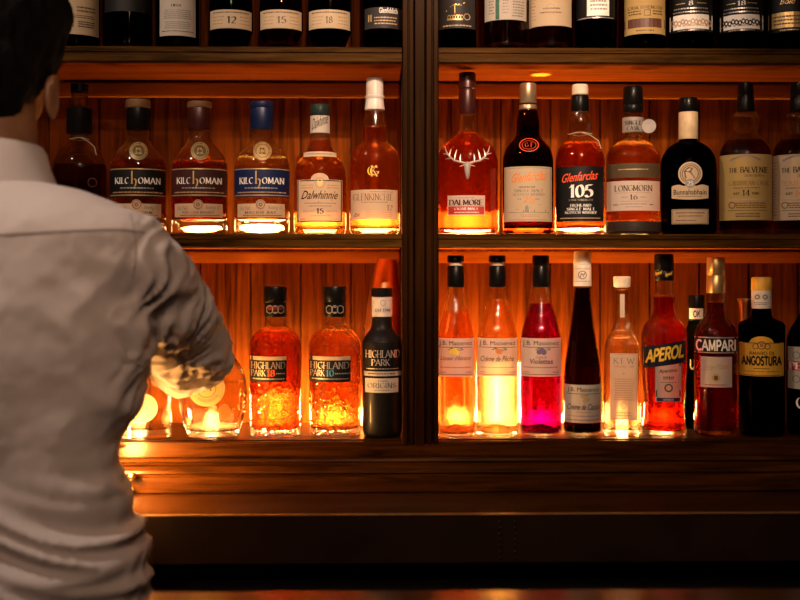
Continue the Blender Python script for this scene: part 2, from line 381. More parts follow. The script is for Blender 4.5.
# ------------------------------------------------------------------ lettering
def arc(cx, cy, rx, ry, a0, a1, n=9):
    return [(cx+rx*math.cos(math.radians(a0+(a1-a0)*k/n)), cy+ry*math.sin(math.radians(a0+(a1-a0)*k/n))) for k in range(n+1)]
G = {
 'A': (.8, [[(0, 0), (.4, 1)], [(.4, 1), (.8, 0)], [(.13, .34), (.67, .34)]]),
 'B': (.66, [[(.1, 0), (.1, 1)], [(.1, 1)]+arc(.36, .76, .24, .24, 90, -90)+[(.1, .52)], [(.1, .52)]+arc(.38, .26, .27, .26, 90, -90)+[(.1, 0)]]),
 'C': (.75, [arc(.45, .5, .4, .5, 50, 310, 16)]),
 'D': (.78, [[(.1, 0), (.1, 1)], [(.1, 1)]+arc(.33, .5, .42, .5, 90, -90, 12)+[(.1, 0)]]),
 'E': (.62, [[(.1, 0), (.1, 1)], [(.1, 1), (.58, 1)], [(.1, .52), (.5, .52)], [(.1, 0), (.6, 0)]]),
 'F': (.58, [[(.1, 0), (.1, 1)], [(.1, 1), (.58, 1)], [(.1, .52), (.5, .52)]]),
 'G': (.8, [arc(.45, .5, .4, .5, 50, 350, 18)+[(.84, .42)], [(.55, .42), (.84, .42)]]),
 'H': (.78, [[(.1, 0), (.1, 1)], [(.68, 0), (.68, 1)], [(.1, .5), (.68, .5)]]),
 'I': (.26, [[(.13, 0), (.13, 1)]]),
 'J': (.45, [[(.33, 1), (.33, .2)]+arc(.17, .2, .16, .2, 0, -150, 7)]),
 'K': (.72, [[(.1, 0), (.1, 1)], [(.62, 1), (.12, .42)], [(.28, .58), (.7, 0)]]),
 'L': (.6, [[(.1, 0), (.1, 1)], [(.1, 0), (.58, 0)]]),
 'M': (.95, [[(.1, 0), (.12, 1)], [(.12, 1), (.48, .1)], [(.48, .1), (.83, 1)], [(.83, 1), (.86, 0)]]),
 'N': (.8, [[(.1, 0), (.1, 1)], [(.1, 1), (.7, 0)], [(.7, 0), (.7, 1)]]),
 'O': (.88, [arc(.44, .5, .39, .5, 0, 360, 20)]),
 'P': (.64, [[(.1, 0), (.1, 1)], [(.1, 1)]+arc(.35, .73, .26, .27, 90, -90)+[(.1, .46)]]),
 'Q': (.88, [arc(.44, .5, .39, .5, 0, 360, 20), [(.5, .25), (.85, -.1)]]),
 'R': (.7, [[(.1, 0), (.1, 1)], [(.1, 1)]+arc(.35, .74, .26, .26, 90, -90)+[(.1, .48)], [(.35, .48), (.68, 0)]]),
 'S': (.58, [arc(.29, .75, .22, .25, 30, 270, 11)+arc(.29, .25, .24, .25, 90, -150, 11)]),
 'T': (.66, [[(.33, 0), (.33, 1)], [(.02, 1), (.64, 1)]]),
 'U': (.76, [[(.1, 1), (.1, .32)]+arc(.38, .32, .28, .32, 180, 360, 10)+[(.66, 1)]]),
 'V': (.74, [[(0, 1), (.37, 0)], [(.37, 0), (.74, 1)]]),
 'W': (1.05, [[(0, 1), (.27, 0)], [(.27, 0), (.52, .95)], [(.52, .95), (.78, 0)], [(.78, 0), (1.05, 1)]]),
 'X': (.72, [[(.02, 1), (.7, 0)], [(.7, 1), (.02, 0)]]),
 'Y': (.7, [[(0, 1), (.35, .48)], [(.7, 1), (.35, .48)], [(.35, .48), (.35, 0)]]),
 'Z': (.64, [[(.04, 1), (.6, 1)], [(.6, 1), (.04, 0)], [(.04, 0), (.62, 0)]]),
 '0': (.64, [arc(.32, .5, .26, .5, 0, 360, 18)]),
 '1': (.4, [[(.24, 0), (.24, 1)], [(.24, 1), (.06, .8)]]),
 '2': (.6, [arc(.29, .72, .24, .28, 160, -30, 9)+[(.05, 0)], [(.05, 0), (.57, 0)]]),
 '3': (.58, [arc(.27, .75, .22, .25, 150, -90, 10)+arc(.27, .26, .25, .26, 90, -150, 10)]),
 '4': (.64, [[(.45, 0), (.45, 1)], [(.45, 1), (.03, .3)], [(.03, .3), (.62, .3)]]),
 '5': (.58, [[(.52, 1), (.14, 1)], [(.14, 1), (.1, .56)], arc(.27, .31, .26, .31, 130, -150, 13)]),
 '6': (.62, [arc(.31, .3, .25, .3, 0, 360, 16), [(.07, .35), (.14, .7), (.45, 1)]]),
 '7': (.56, [[(.04, 1), (.52, 1)], [(.52, 1), (.18, 0)]]),
 '8': (.6, [arc(.3, .75, .2, .25, 0, 360, 14), arc(.3, .26, .25, .26, 0, 360, 14)]),
 '9': (.62, [arc(.31, .7, .25, .3, 0, 360, 16), [(.55, .65), (.48, .3), (.17, 0)]]),
 'h': (.6, [[(.12, 0), (.12, 2.1)], arc(.32, .45, .2, .35, 180, 0, 8)+[(.52, .1), (.46, -.35), (.34, -.55)]]),
 '.': (.2, [[(.1, 0), (.1, .1)]]), '-': (.4, [[(.05, .45), (.35, .45)]]), "'": (.2, [[(.1, .8), (.1, 1)]]), '&': (.8, [arc(.35, .75, .18, .23, 0, 360, 12), arc(.33, .27, .28, .27, 60, 350, 12)+[(.75, .55)], [(.25, .6), (.72, 0)]]),
 ' ': (.34, []), '+': (.5, [[(.25, .2), (.25, .8)], [(.0, .5), (.5, .5)]]),
}
def strokes(txt, wgt=.13, serif=True, gap=.14):
    """polygons of a line of text in units of cap height: a broad-nib serif hand, or an even sans"""
    x = 0; quads = []
    nib = math.radians(22)
    for ch in txt:
        wd, ls = G.get(ch) or G.get(ch.upper())
        for pl in ls:
            for (ax, ay), (bx, by) in zip(pl[:-1], pl[1:]):
                dx, dy = bx-ax, by-ay; L = math.hypot(dx, dy) or 1
                if serif: nx, ny = math.cos(nib)*wgt/2, math.sin(nib)*wgt/2
                else: nx, ny = -dy/L*wgt/2, dx/L*wgt/2
                ex, ey = (0, 0) if serif else (dx/L*wgt*.25, dy/L*wgt*.25)
                quads.append([(x+ax-ex-nx, ay-ey-ny), (x+bx+ex-nx, by+ey-ny), (x+bx+ex+nx, by+ey+ny), (x+ax-ex+nx, ay-ey+ny)])
            if serif and len(pl) == 2 and abs(pl[0][1]-pl[1][1]) > .5:
                for (sx, sy) in pl:
                    if sy in (0, 1): quads.append([(x+sx-.13, sy-.03), (x+sx+.13, sy-.03), (x+sx+.13, sy+.03), (x+sx-.13, sy+.03)])
        x += wd+gap
    return quads, x-gap
FONTCACHE = {}
def fontpolys(txt, shear=0.0, bold=0.0):
    """mixed-case text in Blender's own font, normalised to its bounding box"""
    k = (txt, shear, bold)
    if k in FONTCACHE: return FONTCACHE[k]
    cu = bpy.data.curves.new('t', 'FONT'); cu.body = txt; cu.shear = shear; cu.offset = bold; cu.resolution_u = 2
    o = bpy.data.objects.new('t', cu); C.objects.link(o)
    dg = bpy.context.evaluated_depsgraph_get(); me = bpy.data.meshes.new_from_object(o.evaluated_get(dg))
    vs = [tuple(v.co[:2]) for v in me.vertices]; fs = [tuple(p.vertices) for p in me.polygons]
    xs = [v[0] for v in vs]; ys = [v[1] for v in vs]; a, c, d, e = min(xs), max(xs), min(ys), max(ys)
    vs = [((x-a)/(c-a), (y-d)/(e-d)) for x, y in vs]
    bpy.data.objects.remove(o); bpy.data.curves.remove(cu); bpy.data.meshes.remove(me)
    FONTCACHE[k] = (vs, fs)
    return vs, fs

INK = {
 'black': plain('ink_black', (.008, .007, .006), .6), 'white': plain('ink_white', (.78, .74, .68), .5), 'gold': plain('ink_gold', (.62, .42, .16), .35, .5),
 'orange': plain('ink_orange', (.72, .20, .03), .5), 'red': plain('ink_red', (.42, .03, .02), .5), 'grey': plain('ink_grey', (.22, .20, .18), .5),
 'tan': plain('ink_tan', (.45, .30, .17), .5), 'blue': plain('ink_blue', (.05, .25, .45), .5), 'yellow': plain('ink_yellow', (.85, .55, .05), .5),
 'green': plain('ink_green', (.02, .09, .05), .5), 'brown': plain('ink_brown', (.10, .035, .02), .5), 'silver': plain('ink_silver', (.55, .50, .45), .3, .7),
 'scarlet': plain('ink_scarlet', (.75, .08, .02), .5), 'navy': plain('ink_navy', (.012, .02, .09), .45), 'purple': plain('ink_purple', (.12, .08, .16), .5),
}

# ------------------------------------------------------------------ bottles
class Bottle:
    """outline given as (photo y, half width) from the base upward; everything on it is placed in its own local metres"""
    def __init__(s, name, label, cx, base, shelf, yfront=.022, group=None, cat='bottle', ratio=1.0, e=2.0, body=None, n=44, depth=None):
        s.prof_px = body
        wmax = max(h for _, h in body)
        s.Y = yfront if depth is None else depth
        for _ in range(3):
            s.s = mpp(cx, s.Y)
            if depth is None: s.Y = yfront+wmax*s.s*ratio
        zt = {1: S1t, 2: S2t, 3: S3t}[shelf]
        s.cx, s.ratio, s.e, s.n = cx, ratio, e, n
        p = at(cx, base, s.Y); p.z = zt
        p.z += .0004; s.z0 = p.z; s.D = s.Y+2.0
        s.base = base = HY+(ZC-p.z)/s.s           # where the shelf meets the bottle's axis
        s.root = empty(name, p, label, cat, group)
        s.root.rotation_euler.z = -math.atan2(p.x, s.D)        # label turned to the guests
        s.prof = [(max(0, h*s.s), max(0, (base-y)*s.s)) for y, h in body]
        # the visible base sits where the shelf is; keep the outline's zero there
        s.cur = None; s.mb = None
    def H(s, y): return max(0.0, (s.base-y)*s.s)
    def R(s, z, prof=None):
        pr = prof or s.fine
        for (r0, z0), (r1, z1) in zip(pr[:-1], pr[1:]):
            if z0 <= z <= z1 and z1 > z0: return r0+(r1-r0)*(z-z0)/(z1-z0)
        return pr[-1][0] if z > pr[-1][1] else pr[0][0]
    def glass(s, m, liquid=None, fill=None, wall=.0028, thick=.009, foot=.003, punt=.0, sub=4):
        pr = cr(s.prof, sub)
        pr = [(max(r, .001), max(z, 0)) for r, z in pr]
        s.fine = [(r, z) for r, z in pr]
        r0 = pr[0][0]
        outer = [(0, .0008+punt), (r0*.55, .0008+punt*.6), (r0*.82, .0), (r0*.93, 0), (r0-.0004, foot*.45)]+[(r, z) for r, z in pr if z > foot*.6]
        inner = [(max(r-wall, .002), z) for r, z in pr if z > thick]
        ri = s.R(thick)-wall
        top = outer[-1]
        ins = [(0, thick+punt*1.2), (ri*.5, thick+punt*.7), (ri*.85, thick+.0006), (ri*.97, thick+.003)]+[q for q in inner if q[1] > thick+.004]
        b = MB(); b.lathe(outer+[(top[0]-wall*.5, top[1]+.0005)]+ins[::-1], s.n, a=1, b=s.ratio, e=s.e)
        o = b.obj('glass_body', m, s.root, angle=50)
        if liquid:
            zf = s.H(fill); k = .00018
            lq = [(0, thick+punt*1.2-k), (ri*.5, thick+punt*.7-k), (ri*.85+k, thick+.0006-k), (ri*.97+k, thick+.003)]+[(r+k, z) for r, z in inner if thick+.004 < z < zf]
            rf = max(s.R(zf)-wall+k, .002)
            lq += [(rf, zf), (rf*.96, zf-.0006), (0, zf-.0008)]
            b = MB(); b.lathe(lq, s.n, a=1, b=s.ratio, e=s.e); b.obj('liquor', liquid, s.root, angle=50)
        return s
    def part(s, name, prof, m, cx=None, sub=1, n=32, parent=None, a=1, b=1, e=2.0, angle=38):
        """prof from bottom to top in photo pixels (y, half); closed solid of revolution round the neck"""
        p = [(h*s.s, s.H(y)) for y, h in prof]
        if sub > 1: p = cr(p, sub)
        q = [(0, p[0][1])]+p+[(0, p[-1][1])]
        mb = MB(); mb.lathe(q, n, a=a, b=b, e=e)
        return mb.obj(name, m, parent or s.root, angle=angle)
    # ---- surface mapping
    def P(s, x, z, off):
        c = 1-s.R(z)*s.ratio/s.D                 # the front of the glass stands nearer than the axis
        x *= c; z = (s.z0+z-ZC)*c+ZC-s.z0
        a = s.R(z)+off; bb = s.R(z)*s.ratio+off
        u = min(abs(x)/a, .9995)
        return (x, -bb*(1-u**s.e)**(1/s.e), z)
    def label(s, x0, x1, y0, y1, m, top=None, bot=None, name='label', off=.0005, nx=26, nz=8, rect=False):
        """patch on the glass; top/bot are functions of u in [0,1] giving extra pixels upward"""
        s.flush()
        V = []; Fc = []
        for i in range(nx+1):
            u = i/nx; xx = (x0+(x1-x0)*u-s.cx)*s.s
            zb = s.H(y1-(bot(u) if bot else 0)); zt = s.H(y0-(top(u) if top else 0))
            for j in range(nz+1):
                V.append(s.P(xx, zb+(zt-zb)*j/nz, off))
        for i in range(nx):
            for j in range(nz):
                a = i*(nz+1)+j; Fc.append((a, a+nz+1, a+nz+2, a+1))
        s.cur = mk(name, V, Fc, m, s.root); s.mb = MB(); s.inks = []; s.loff = off
        return s
    def disc(s, cx, cy, rx, ry, m, name='medallion', off=.0007, ring=None):
        s.flush()
        V = [s.P((cx-s.cx)*s.s, s.H(cy), off)]; Fc = []
        for k in range(1, 4):
            for i in range(28):
                t = 2*PI*i/28
                V.append(s.P((cx+rx*k/3*math.cos(t)-s.cx)*s.s, s.H(cy+ry*k/3*math.sin(t)), off))
        for i in range(28):
            i2 = (i+1) % 28; Fc.append((0, 1+i, 1+i2))
            for k in range(2): Fc.append((1+k*28+i, 1+(k+1)*28+i, 1+(k+1)*28+i2, 1+k*28+i2))
        s.cur = mk(name, V, Fc, m, s.root); s.mb = MB(); s.inks = []; s.loff = off
        return s
    def surface(s, name='glass_print'):      # lettering straight on the glass
        s.flush(); s.cur = s.root; s.mb = MB(); s.inks = []; s.loff = .0002; s.pname = name
        return s
    def ink(s, polys, col, lift=.0004):
        """polys: lists of photo-pixel points"""
        if col not in s.inks: s.inks.append(col)
        mi = s.inks.index(col)
        for q in polys:
            s.mb.add([s.P((x-s.cx)*s.s, s.H(y), s.loff+lift) for x, y in q], [tuple(range(len(q)))], mi)
        return s
    def text(s, t, x0, x1, y0, y1, col='black', serif=True, w=.20, slant=0.0, rise=0.0, gap=.14):
        qs, W = strokes(t, w, serif, gap)
        k = (x1-x0)/W; h = y1-y0
        return s.ink([[(x0+x*k+slant*y*h, y1-y*h-rise*(x/W)) for x, y in q] for q in qs], col)
    def script(s, t, x0, x1, y0, y1, col='black', shear=.4, bold=.0, rise=0.0):
        vs, fs = fontpolys(t, shear, bold)
        if col not in s.inks: s.inks.append(col)
        mi = s.inks.index(col)
        s.mb.add([s.P((x0+(x1-x0)*x-s.cx)*s.s, s.H(y1-(y1-y0)*y-rise*x), s.loff+.0004) for x, y in vs], fs, mi)
        return s
    def bar(s, x0, x1, y0, y1, col='black', n=10, lift=.0003):
        qs = []
        for i in range(n):
            a, c = x0+(x1-x0)*i/n, x0+(x1-x0)*(i+1)/n; qs.append([(a, y1), (c, y1), (c, y0), (a, y0)])
        return s.ink(qs, col, lift)
    def fine_print(s, x0, x1, y0, y1, rows, col='grey', seed=1):
        """rows of print too small to read: short strokes"""
        rnd = random.Random(seed); h = (y1-y0)/rows
        for r in range(rows):
            ya = y0+r*h+h*.25; x = x0+rnd.random()*1.2
            while x < x1-1:
                wd = .8+rnd.random()*2.2
                s.ink([[(x, ya+h*.42), (min(x+wd, x1), ya+h*.42), (min(x+wd, x1), ya), (x, ya)]], col); x += wd+.55
        return s
    def border(s, x0, x1, y0, y1, t=.7, col='black'):
        return s.bar(x0, x1, y0, y0+t, col).bar(x0, x1, y1-t, y1, col).bar(x0, x0+t, y0, y1, col, 1).bar(x1-t, x1, y0, y1, col, 1)
    def ring(s, cx, cy, r0, r1, col='black', n=24, ky=1.0):
        qs = []
        for i in range(n):
            a, c = 2*PI*i/n, 2*PI*(i+1)/n
            qs.append([(cx+r*math.cos(t), cy-r*ky*math.sin(t)) for r, t in ((r0, a), (r1, a), (r1, c), (r0, c))])
        return s.ink(qs, col)
    def ringtext(s, t, cx, cy, r, h, a0, a1, col='black', flip=False, w=.16):
        """caps set round a circle; angles in degrees, clockwise from the left end"""
        qs, W = strokes(t, w, True, .3); out = []
        for q in qs:
            pts = []
            for x, y in q:
                a = math.radians(a0+(a1-a0)*x/W); rr = r+(y*h if not flip else -y*h)
                pts.append((cx+rr*math.cos(a), cy-rr*math.sin(a)))
            out.append(pts)
        return s.ink(out, col)
    def flush(s):
        if s.cur is not None and s.mb and s.mb.v:
            nm = 'lettering' if s.cur is not s.root else getattr(s, 'pname', 'glass_print')
            mk(nm, s.mb.v, s.mb.f, None, s.cur, smooth=False, mats=[INK[i] for i in s.inks], fm=s.mb.m)
        s.cur = None; s.mb = None
        return s

# glass and liquor
clear = glassy('clear_glass', (.97, .96, .93), 1.48, .35, .035)
textured = glassy('embossed_glass', (.97, .95, .92), 1.48, .25, .03, .8, 90)
frosty = glassy('dark_bottle_glass', (.05, .035, .02), 1.5, .15, .04)
darkgreen = glassy('dark_green_glass', (.05, .10, .05), 1.5, .2, .04)
brownglass = glassy('brown_glass', (.45, .16, .05), 1.5, .3)
amber = glassy('amber_whisky', (.95, .60, .24), 1.36, .35)
ruby = glassy('ruby_whisky', (.86, .34, .12), 1.36, .35)
pale = glassy('pale_whisky', (.99, .86, .52), 1.36, .35)
darkrum = glassy('deep_brown_whisky', (.45, .13, .05), 1.36, .35)
peach = glassy('apricot_liqueur', (.97, .66, .38), 1.36, .4)
strawy = glassy('peach_liqueur', (.98, .84, .58), 1.36, .4)
violet = glassy('violet_liqueur', (.60, .004, .34), 1.36, .4)
cassis = glassy('blackcurrant_liqueur', (.10, .01, .02), 1.36, .3)
gin = glassy('clear_spirit', (.98, .90, .74), 1.36, .4)
aperit = glassy('orange_aperitif', (.92, .13, .03), 1.36, .35)
bitter = glassy('red_bitter', (.55, .015, .008), 1.36, .3)
c_black = plain('black_cap', (.004, .0035, .0035), .32, 0, .1, 60, .2)
c_gold = plain('gold_foil', (.60, .40, .17), .35, .8)
c_wood = plain('stopper_wood', (.13, .06, .02), .6)
c_white = plain('off_white_foil', (.62, .56, .50), .4)
c_blue = plain('blue_foil', (.004, .011, .05), .38, .2)
c_maroon = plain('maroon_foil', (.045, .008, .006), .35, .2)
c_cork = plain('pale_stopper', (.70, .58, .42), .6)
p_white = paper('white_label', (.76, .67, .56), .40); p_cream = paper('cream_label', (.80, .62, .40), .38)
p_black = paper('black_label', (.005, .0045, .0045), .03); p_blue = paper('blue_label', (.005, .012, .062), .08)
p_maroon = paper('maroon_label', (.045, .013, .010), .15); p_yellow = paper('yellow_label', (.58, .40, .14), .25)
p_tan = paper('tan_label', (.46, .34, .20), .2); p_grey = paper('charcoal_label', (.028, .024, .023), .06)
p_olive = paper('olive_band', (.10, .07, .035), .3); p_navy = paper('navy_label', (.004, .006, .022), .05); p_amber = paper('gold_label', (.72, .40, .04), .2)
p_oran = p_white

G1, G2, G3 = None, None, None
# ---- top shelf: straight bottles cut by the top edge of the photo
def std(cx, h, base=47.3, sh=-100, neck=10):
    return [(base, h*.95), (base-2, h), (base-8, h), (-40, h), (-90, h), (-108, h*.93), (-120, h*.62), (-128, neck*1.05), (-140, neck), (-165, neck), (-170, neck)]
def topshelf(label, cx, h, liquid, glass=None, fill=-100, cap=c_black, body=None):
    B = Bottle('whisky_bottle', label, cx, 47.3, 1, body=body or std(cx, h))
    B.glass(glass or clear, liquid, fill, thick=.011)
    B.part('cap', [(-160, 11), (-161, 11.5), (-185, 11.5), (-187, 10.8)], cap)
    return B
B = topshelf('half hidden bottle with tan label behind the man\'s head, top shelf', 24, 22, None, frosty); B.label(5, 45, -30, 13, p_tan).fine_print(26, 43, -10, 8, 4).flush()
B = topshelf('bottle with broad tan label and vertical rule, beside the man\'s head', 75, 24.5, None, frosty)
B.label(51.5, 98.5, -30, 34, p_tan).fine_print(56, 94, 14, 18, 2, 'brown', 4).fine_print(76, 95, 5, 12, 2, 'brown', 9).fine_print(78, 94, 20, 27, 3, 'black', 3).fine_print(56, 70, 23, 27, 1, 'black', 5).bar(73, 73.6, 19, 27, 'black', 1)
B.ink([[(54, 14), (57, 14), (58, 8), (57, 3), (55, 4), (54, 8)], [(56, 9), (60, 6), (60, 4), (56, 6)]], 'brown').script('Glen', 60, 68, 6, 10, 'brown').flush()
B = topshelf('dark bottle standing between the tan and the white label, top shelf', 128, 24, None, frosty); B.label(105, 151, -45, 11, p_black).flush()
B = topshelf('dark bottle with narrow white back label of small text, top shelf left half', 178, 21, None, frosty)
B.label(160, 195.5, -30, 35.5, p_white).script('1810', 171, 181, 4, 6.5, 'black', .1, .01).fine_print(164, 191, 9, 19, 5, 'grey', 2).fine_print(165, 190, 21, 29, 4, 'grey', 8).fine_print(162, 193, 30, 32, 1, 'brown', 8).flush()
for cx, num, liq, lab in ((231, '12', frosty, 'dark green bottle with low cream band numbered 12, top shelf'), (281, '15', brownglass, 'brown bottle with low cream band numbered 15, top shelf'), (329.5, '18', frosty, 'dark bottle with low cream band numbered 18, top shelf')):
    h = 21.8
    B = topshelf(lab, cx, h, None, darkgreen if num == '12' else liq, body=[(47.3, h*.70), (46, h*.76), (36, h*.92), (31, h), (20, h), (0, h*.96), (-60, h*.8), (-100, h*.68), (-118, h*.5), (-128, 10), (-165, 10), (-170, 10)])
    if num == '15': B.root.children[0].data.materials[0] = frosty
    B.label(cx-20.7, cx+20.7, 9.5, 28, p_cream).text(num, cx-4, cx+5 if num != '18' else cx+3, 16.5, 23, 'black' if num == '12' else 'brown', True, .2)
    B.fine_print(cx-18, cx+18, 11, 13.5, 1, 'brown', 3).fine_print(cx-18, cx-7, 15, 25, 3, 'tan', 4).fine_print(cx+8, cx+18, 15, 25, 3, 'tan', 6).flush()
B = topshelf('dark bottle with charcoal label and tiny gold bars, top shelf beside the post', 383, 19.5, None, frosty)
B.label(364.5, 402, 7, 28, p_grey).script('Glenfiddich', 379, 397.5, 7.5, 13, 'white', .0, .01).bar(368, 369.3, 14, 21, 'gold', 1).bar(370.3, 371.6, 14, 21, 'gold', 1).fine_print(374, 397, 16, 25, 3, 'tan', 4).flush()
B = topshelf('black bottle with gold arcade emblem, first bottle right of the post on the top shelf', 457, 19, None, frosty)
B.label(439, 475.5, -35, 28, p_grey)
for k in range(6): B.ring(449+k*2.6, 17, 1.0, 1.5, 'gold', 12, 1.6)
B.bar(447, 463, 18.5, 20, 'gold').bar(454.4, 455.2, 5, 13, 'gold', 1).ink([[(446, 10), (458, 4), (465, 2), (465, 3), (458, 5.5), (446, 11)], [(449, 7), (455, 3.6), (462, 5), (455, 4.6)]], 'gold').ring(467, 16.5, 2.6, 3.4, 'tan').fine_print(442, 472, 24, 27, 1, 'tan', 5).flush()
B = topshelf('amber bottle with white label split by a black upright strip, top shelf', 505.5, 22.5, darkrum)
B.label(484.5, 526.5, -35, 19.5, p_white).bar(495.5, 499.3, -34, 19, 'green', 1, .0004).text('WHISKY', 498.2, 498.4, 3, 4, 'white').fine_print(488, 494, -10, 14, 8, 'grey', 3).fine_print(502, 509, -10, 14, 8, 'grey', 5).fine_print(512, 524, 0, 17, 6, 'grey', 6)
B.flush()
B = topshelf('amber bottle with broad blank-margined cream label and small centred print, top shelf', 550.5, 22.3, darkrum)
B.label(528.8, 571.5, -35, 25.5, p_cream).fine_print(531, 536, -10, 20, 9, 'tan', 4).ring(550.5, 9, 5, 5.5, 'tan').fine_print(543, 560, 7, 9.5, 1, 'brown', 4).fine_print(540, 562, 11, 13.5, 1, 'brown', 7).flush()
B = topshelf('near-black bottle with small white panel on its dark label, top shelf', 596, 20.5, None, frosty)
B.label(576, 615, -35, 18, p_black).bar(587, 609, -30, 15.5, 'white', 12).fine_print(590, 607, -5, 11, 4, 'grey', 3).bar(578, 613, 17, 17.8, 'silver').flush()
B = topshelf('bottle with yellow cask strength label crossed by a brown band, top shelf', 644.5, 20.5, None, frosty)
B.label(624.5, 665, -35, 33.5, p_yellow).bar(624.8, 664.6, 18, 27, 'brown').text('CASK STRENGTH', 628, 662, 5.5, 8.5, 'brown').border(644, 650.5, 9.5, 15.5, .6, 'brown').fine_print(628, 642, 9.5, 15, 2, 'brown', 3).fine_print(652, 662, 9.5, 15, 2, 'brown', 5).fine_print(636, 654, 29, 31.5, 1, 'brown', 3).flush()
for cx, num, col, lab in ((691, '8', 'brown', 'black bottle numbered 8 with cream band of brown figures, top shelf'), (741.5, '18', 'black', 'black bottle numbered 18 with cream band of black figures, top shelf')):
    B = topshelf(lab, cx, 22, None, frosty)
    B.label(cx-21.2, cx+21.2, -35, 31, p_black).bar(cx-21, cx+21, 14, 28.5, 'white').text(num, cx-(2 if num == '8' else 4), cx+(2 if num == '8' else 4), .5, 5, 'white')
    B.bar(cx-15, cx-6, 2.5, 3.1, 'gold').bar(cx+6, cx+15, 2.5, 3.1, 'gold').fine_print(cx-17, cx+17, 6.5, 9.5, 1, 'silver', 4).fine_print(cx-18, cx+18, 10, 13, 1, 'silver', 8).fine_print(cx-13, cx+13, 29, 30.7, 1, 'silver', 8)
    for k in range(12): B.ring(cx-18+k*3.3, 21+(k % 3)*.8, 1.0, 2.0, 'tan' if num == '8' else col, 8, 1.5)
    B.bar(cx-20, cx+20, 24.5, 25.6, 'tan' if num == '8' else 'grey').flush()
B = topshelf('black bottle with wide gold band, last bottle at the right end of the top shelf', 789, 21, None, frosty)
B.label(768.5, 810, -35, 31, p_black).bar(769, 809.5, 11.5, 27, 'gold').script('Bold', 780, 796, -2, 3.5, 'gold').fine_print(773, 808, 14, 25, 3, 'brown', 4).fine_print(780, 800, 28.5, 30.5, 1, 'gold', 4).flush()

# ---- middle shelf
def string_tie(B, cx, y0, r, drop, side=1):
    b = MB(); z = B.H(y0); rr = r*B.s
    b.tube([(rr*math.cos(t), rr*math.sin(t), z+.001*math.sin(3*t)) for t in [2*PI*k/24 for k in range(25)]], .0006, 5)
    b.tube([(rr*.2, -rr, z), (rr*.9*side, -rr*1.15, z-.006), (rr*1.5*side, -rr*1.1, z-drop*.5), (rr*1.7*side, -rr*1.6, z-drop)], .0006, 5)
    b.obj('string', plain('twine', (.55, .42, .25), .8), B.root)
B = Bottle('whisky_bottle', 'dark round bottle with string round its neck, beside the man\'s collar on the middle shelf', 79.5, 233.5, 2,
           body=[(233.5, 24), (231, 26), (225, 26.5), (190, 27), (168, 26.5), (157, 23), (148, 16), (141, 10), (135, 8.5), (112, 8), (100, 8), (90, 8.5)])
B.glass(clear, darkrum, 165, thick=.012)
B.part('cap', [(92, 8.5), (84.5, 8.8), (84, 8)], c_black); B.part('collar_band', [(134, 12), (133, 12.5), (109, 12.5), (108, 11)], c_black, angle=30)
string_tie(B, 79.5, 139, 9.5, .03)
B.surface().bar(88, 104, 197, 198, 'silver').ring(92, 182, 4, 4.6, 'brown').flush()
def kil(cx, cap, capmat, labmat, liq, fill, lab, seal, blue=False):
    d = cx-199.5
    B = Bottle('whisky_bottle', lab, cx, 233.5, 2, body=[(233.5, 26), (231.5, 27.6), (222, 27.8), (219, 27.2), (216, 27.8), (190, 28), (172, 28), (163, 27), (155, 23.5), (148, 17.5), (143, 13), (139.5, 11.4), (136, 10.4), (120, 10.4), (112, 10.4)])
    B.glass(clear, liq, fill, thick=.024, foot=.004)
    B.part('neck_seal', [(130, 11), (129, 11.6), (110, 11.6), (108, 11.2)], capmat)
    B.part('stopper', [(108.5, 11.8), (107.5, 12.4), (cap+1, 12.2), (cap, 11)], c_blue if blue else c_wood)
    mc = 'brown' if blue else 'gold'
    B.disc(cx+.5, 151, 9.2, 9.2, INK['gold'] if blue else plain('dull_bronze', (.13, .09, .04), .45, .3), off=.0012).ring(cx+.5, 151, 6.2, 6.8, mc).ring(cx+.5, 151, 8.2, 8.6, mc).ringtext('SINGLE MALT', cx+.5, 151, 6.9, 1.4, 200, -20, mc).ring(cx+.5, 151, 2.2, 2.8, mc, 8).ink([[(cx-3, 154), (cx-2, 148), (cx-.5, 148), (cx-1, 154)], [(cx+1, 154), (cx+.5, 148), (cx+2, 148), (cx+4, 154)]], mc)
    B.label(cx-27.6, cx+27.6, 167.5, 196.5, labmat)
    B.bar(cx-27.4, cx+27.4, 168.3, 169.2, 'gold', 20).bar(cx-27.4, cx+27.4, 194.6, 195.5, 'gold', 20)
    B.text('KILC', cx-22.5, cx-9.2, 177.5, 183.5, 'white').text('OMAN', cx+.2, cx+22.3, 177.5, 183.5, 'white')
    B.text('h', cx-7.2, cx-1.2, 177.5, 183.5, 'gold', w=.15).fine_print(cx-18, cx+16, 186.5, 189.5, 1, 'silver', 5).fine_print(cx-25, cx+25, 191, 193.5, 1, 'tan', 7)
    B.label(cx-24.5, cx+23, 203.5, 217, p_cream, name='lower_label').script('1st Feb', cx-22, cx-12, 206, 210, 'grey').script('Bottling 12', cx+6, cx+20, 205.5, 210, 'grey').text(seal, cx-17, cx+14, 211.2, 213.6, 'brown', gap=.3).fine_print(cx-20, cx+20, 214.4, 216.3, 1, 'brown', 6)
    B.disc(cx-1.5, 204.5, 5, 5, INK['tan'], name='seal', off=.0015).ring(cx-1.5, 204.5, 3.6, 4.2, 'brown').ring(cx-1.5, 204.5, 1, 2, 'brown', 8)
    B.flush()
    return B
kil(138, 100, c_black, p_black, amber, 160, 'bottle with black two-part label and wooden stopper, nearest the man on the middle shelf', 'LOCH GORM')
kil(199.5, 102, c_maroon, p_maroon, ruby, 163, 'bottle with maroon two-part label and round seal on its shoulder', 'PORT CASK MATURED')
kil(262, 102, c_blue, p_blue, pale, 160, 'pale whisky bottle with dark blue label and dark blue stopper', 'MACHIR BAY', True)
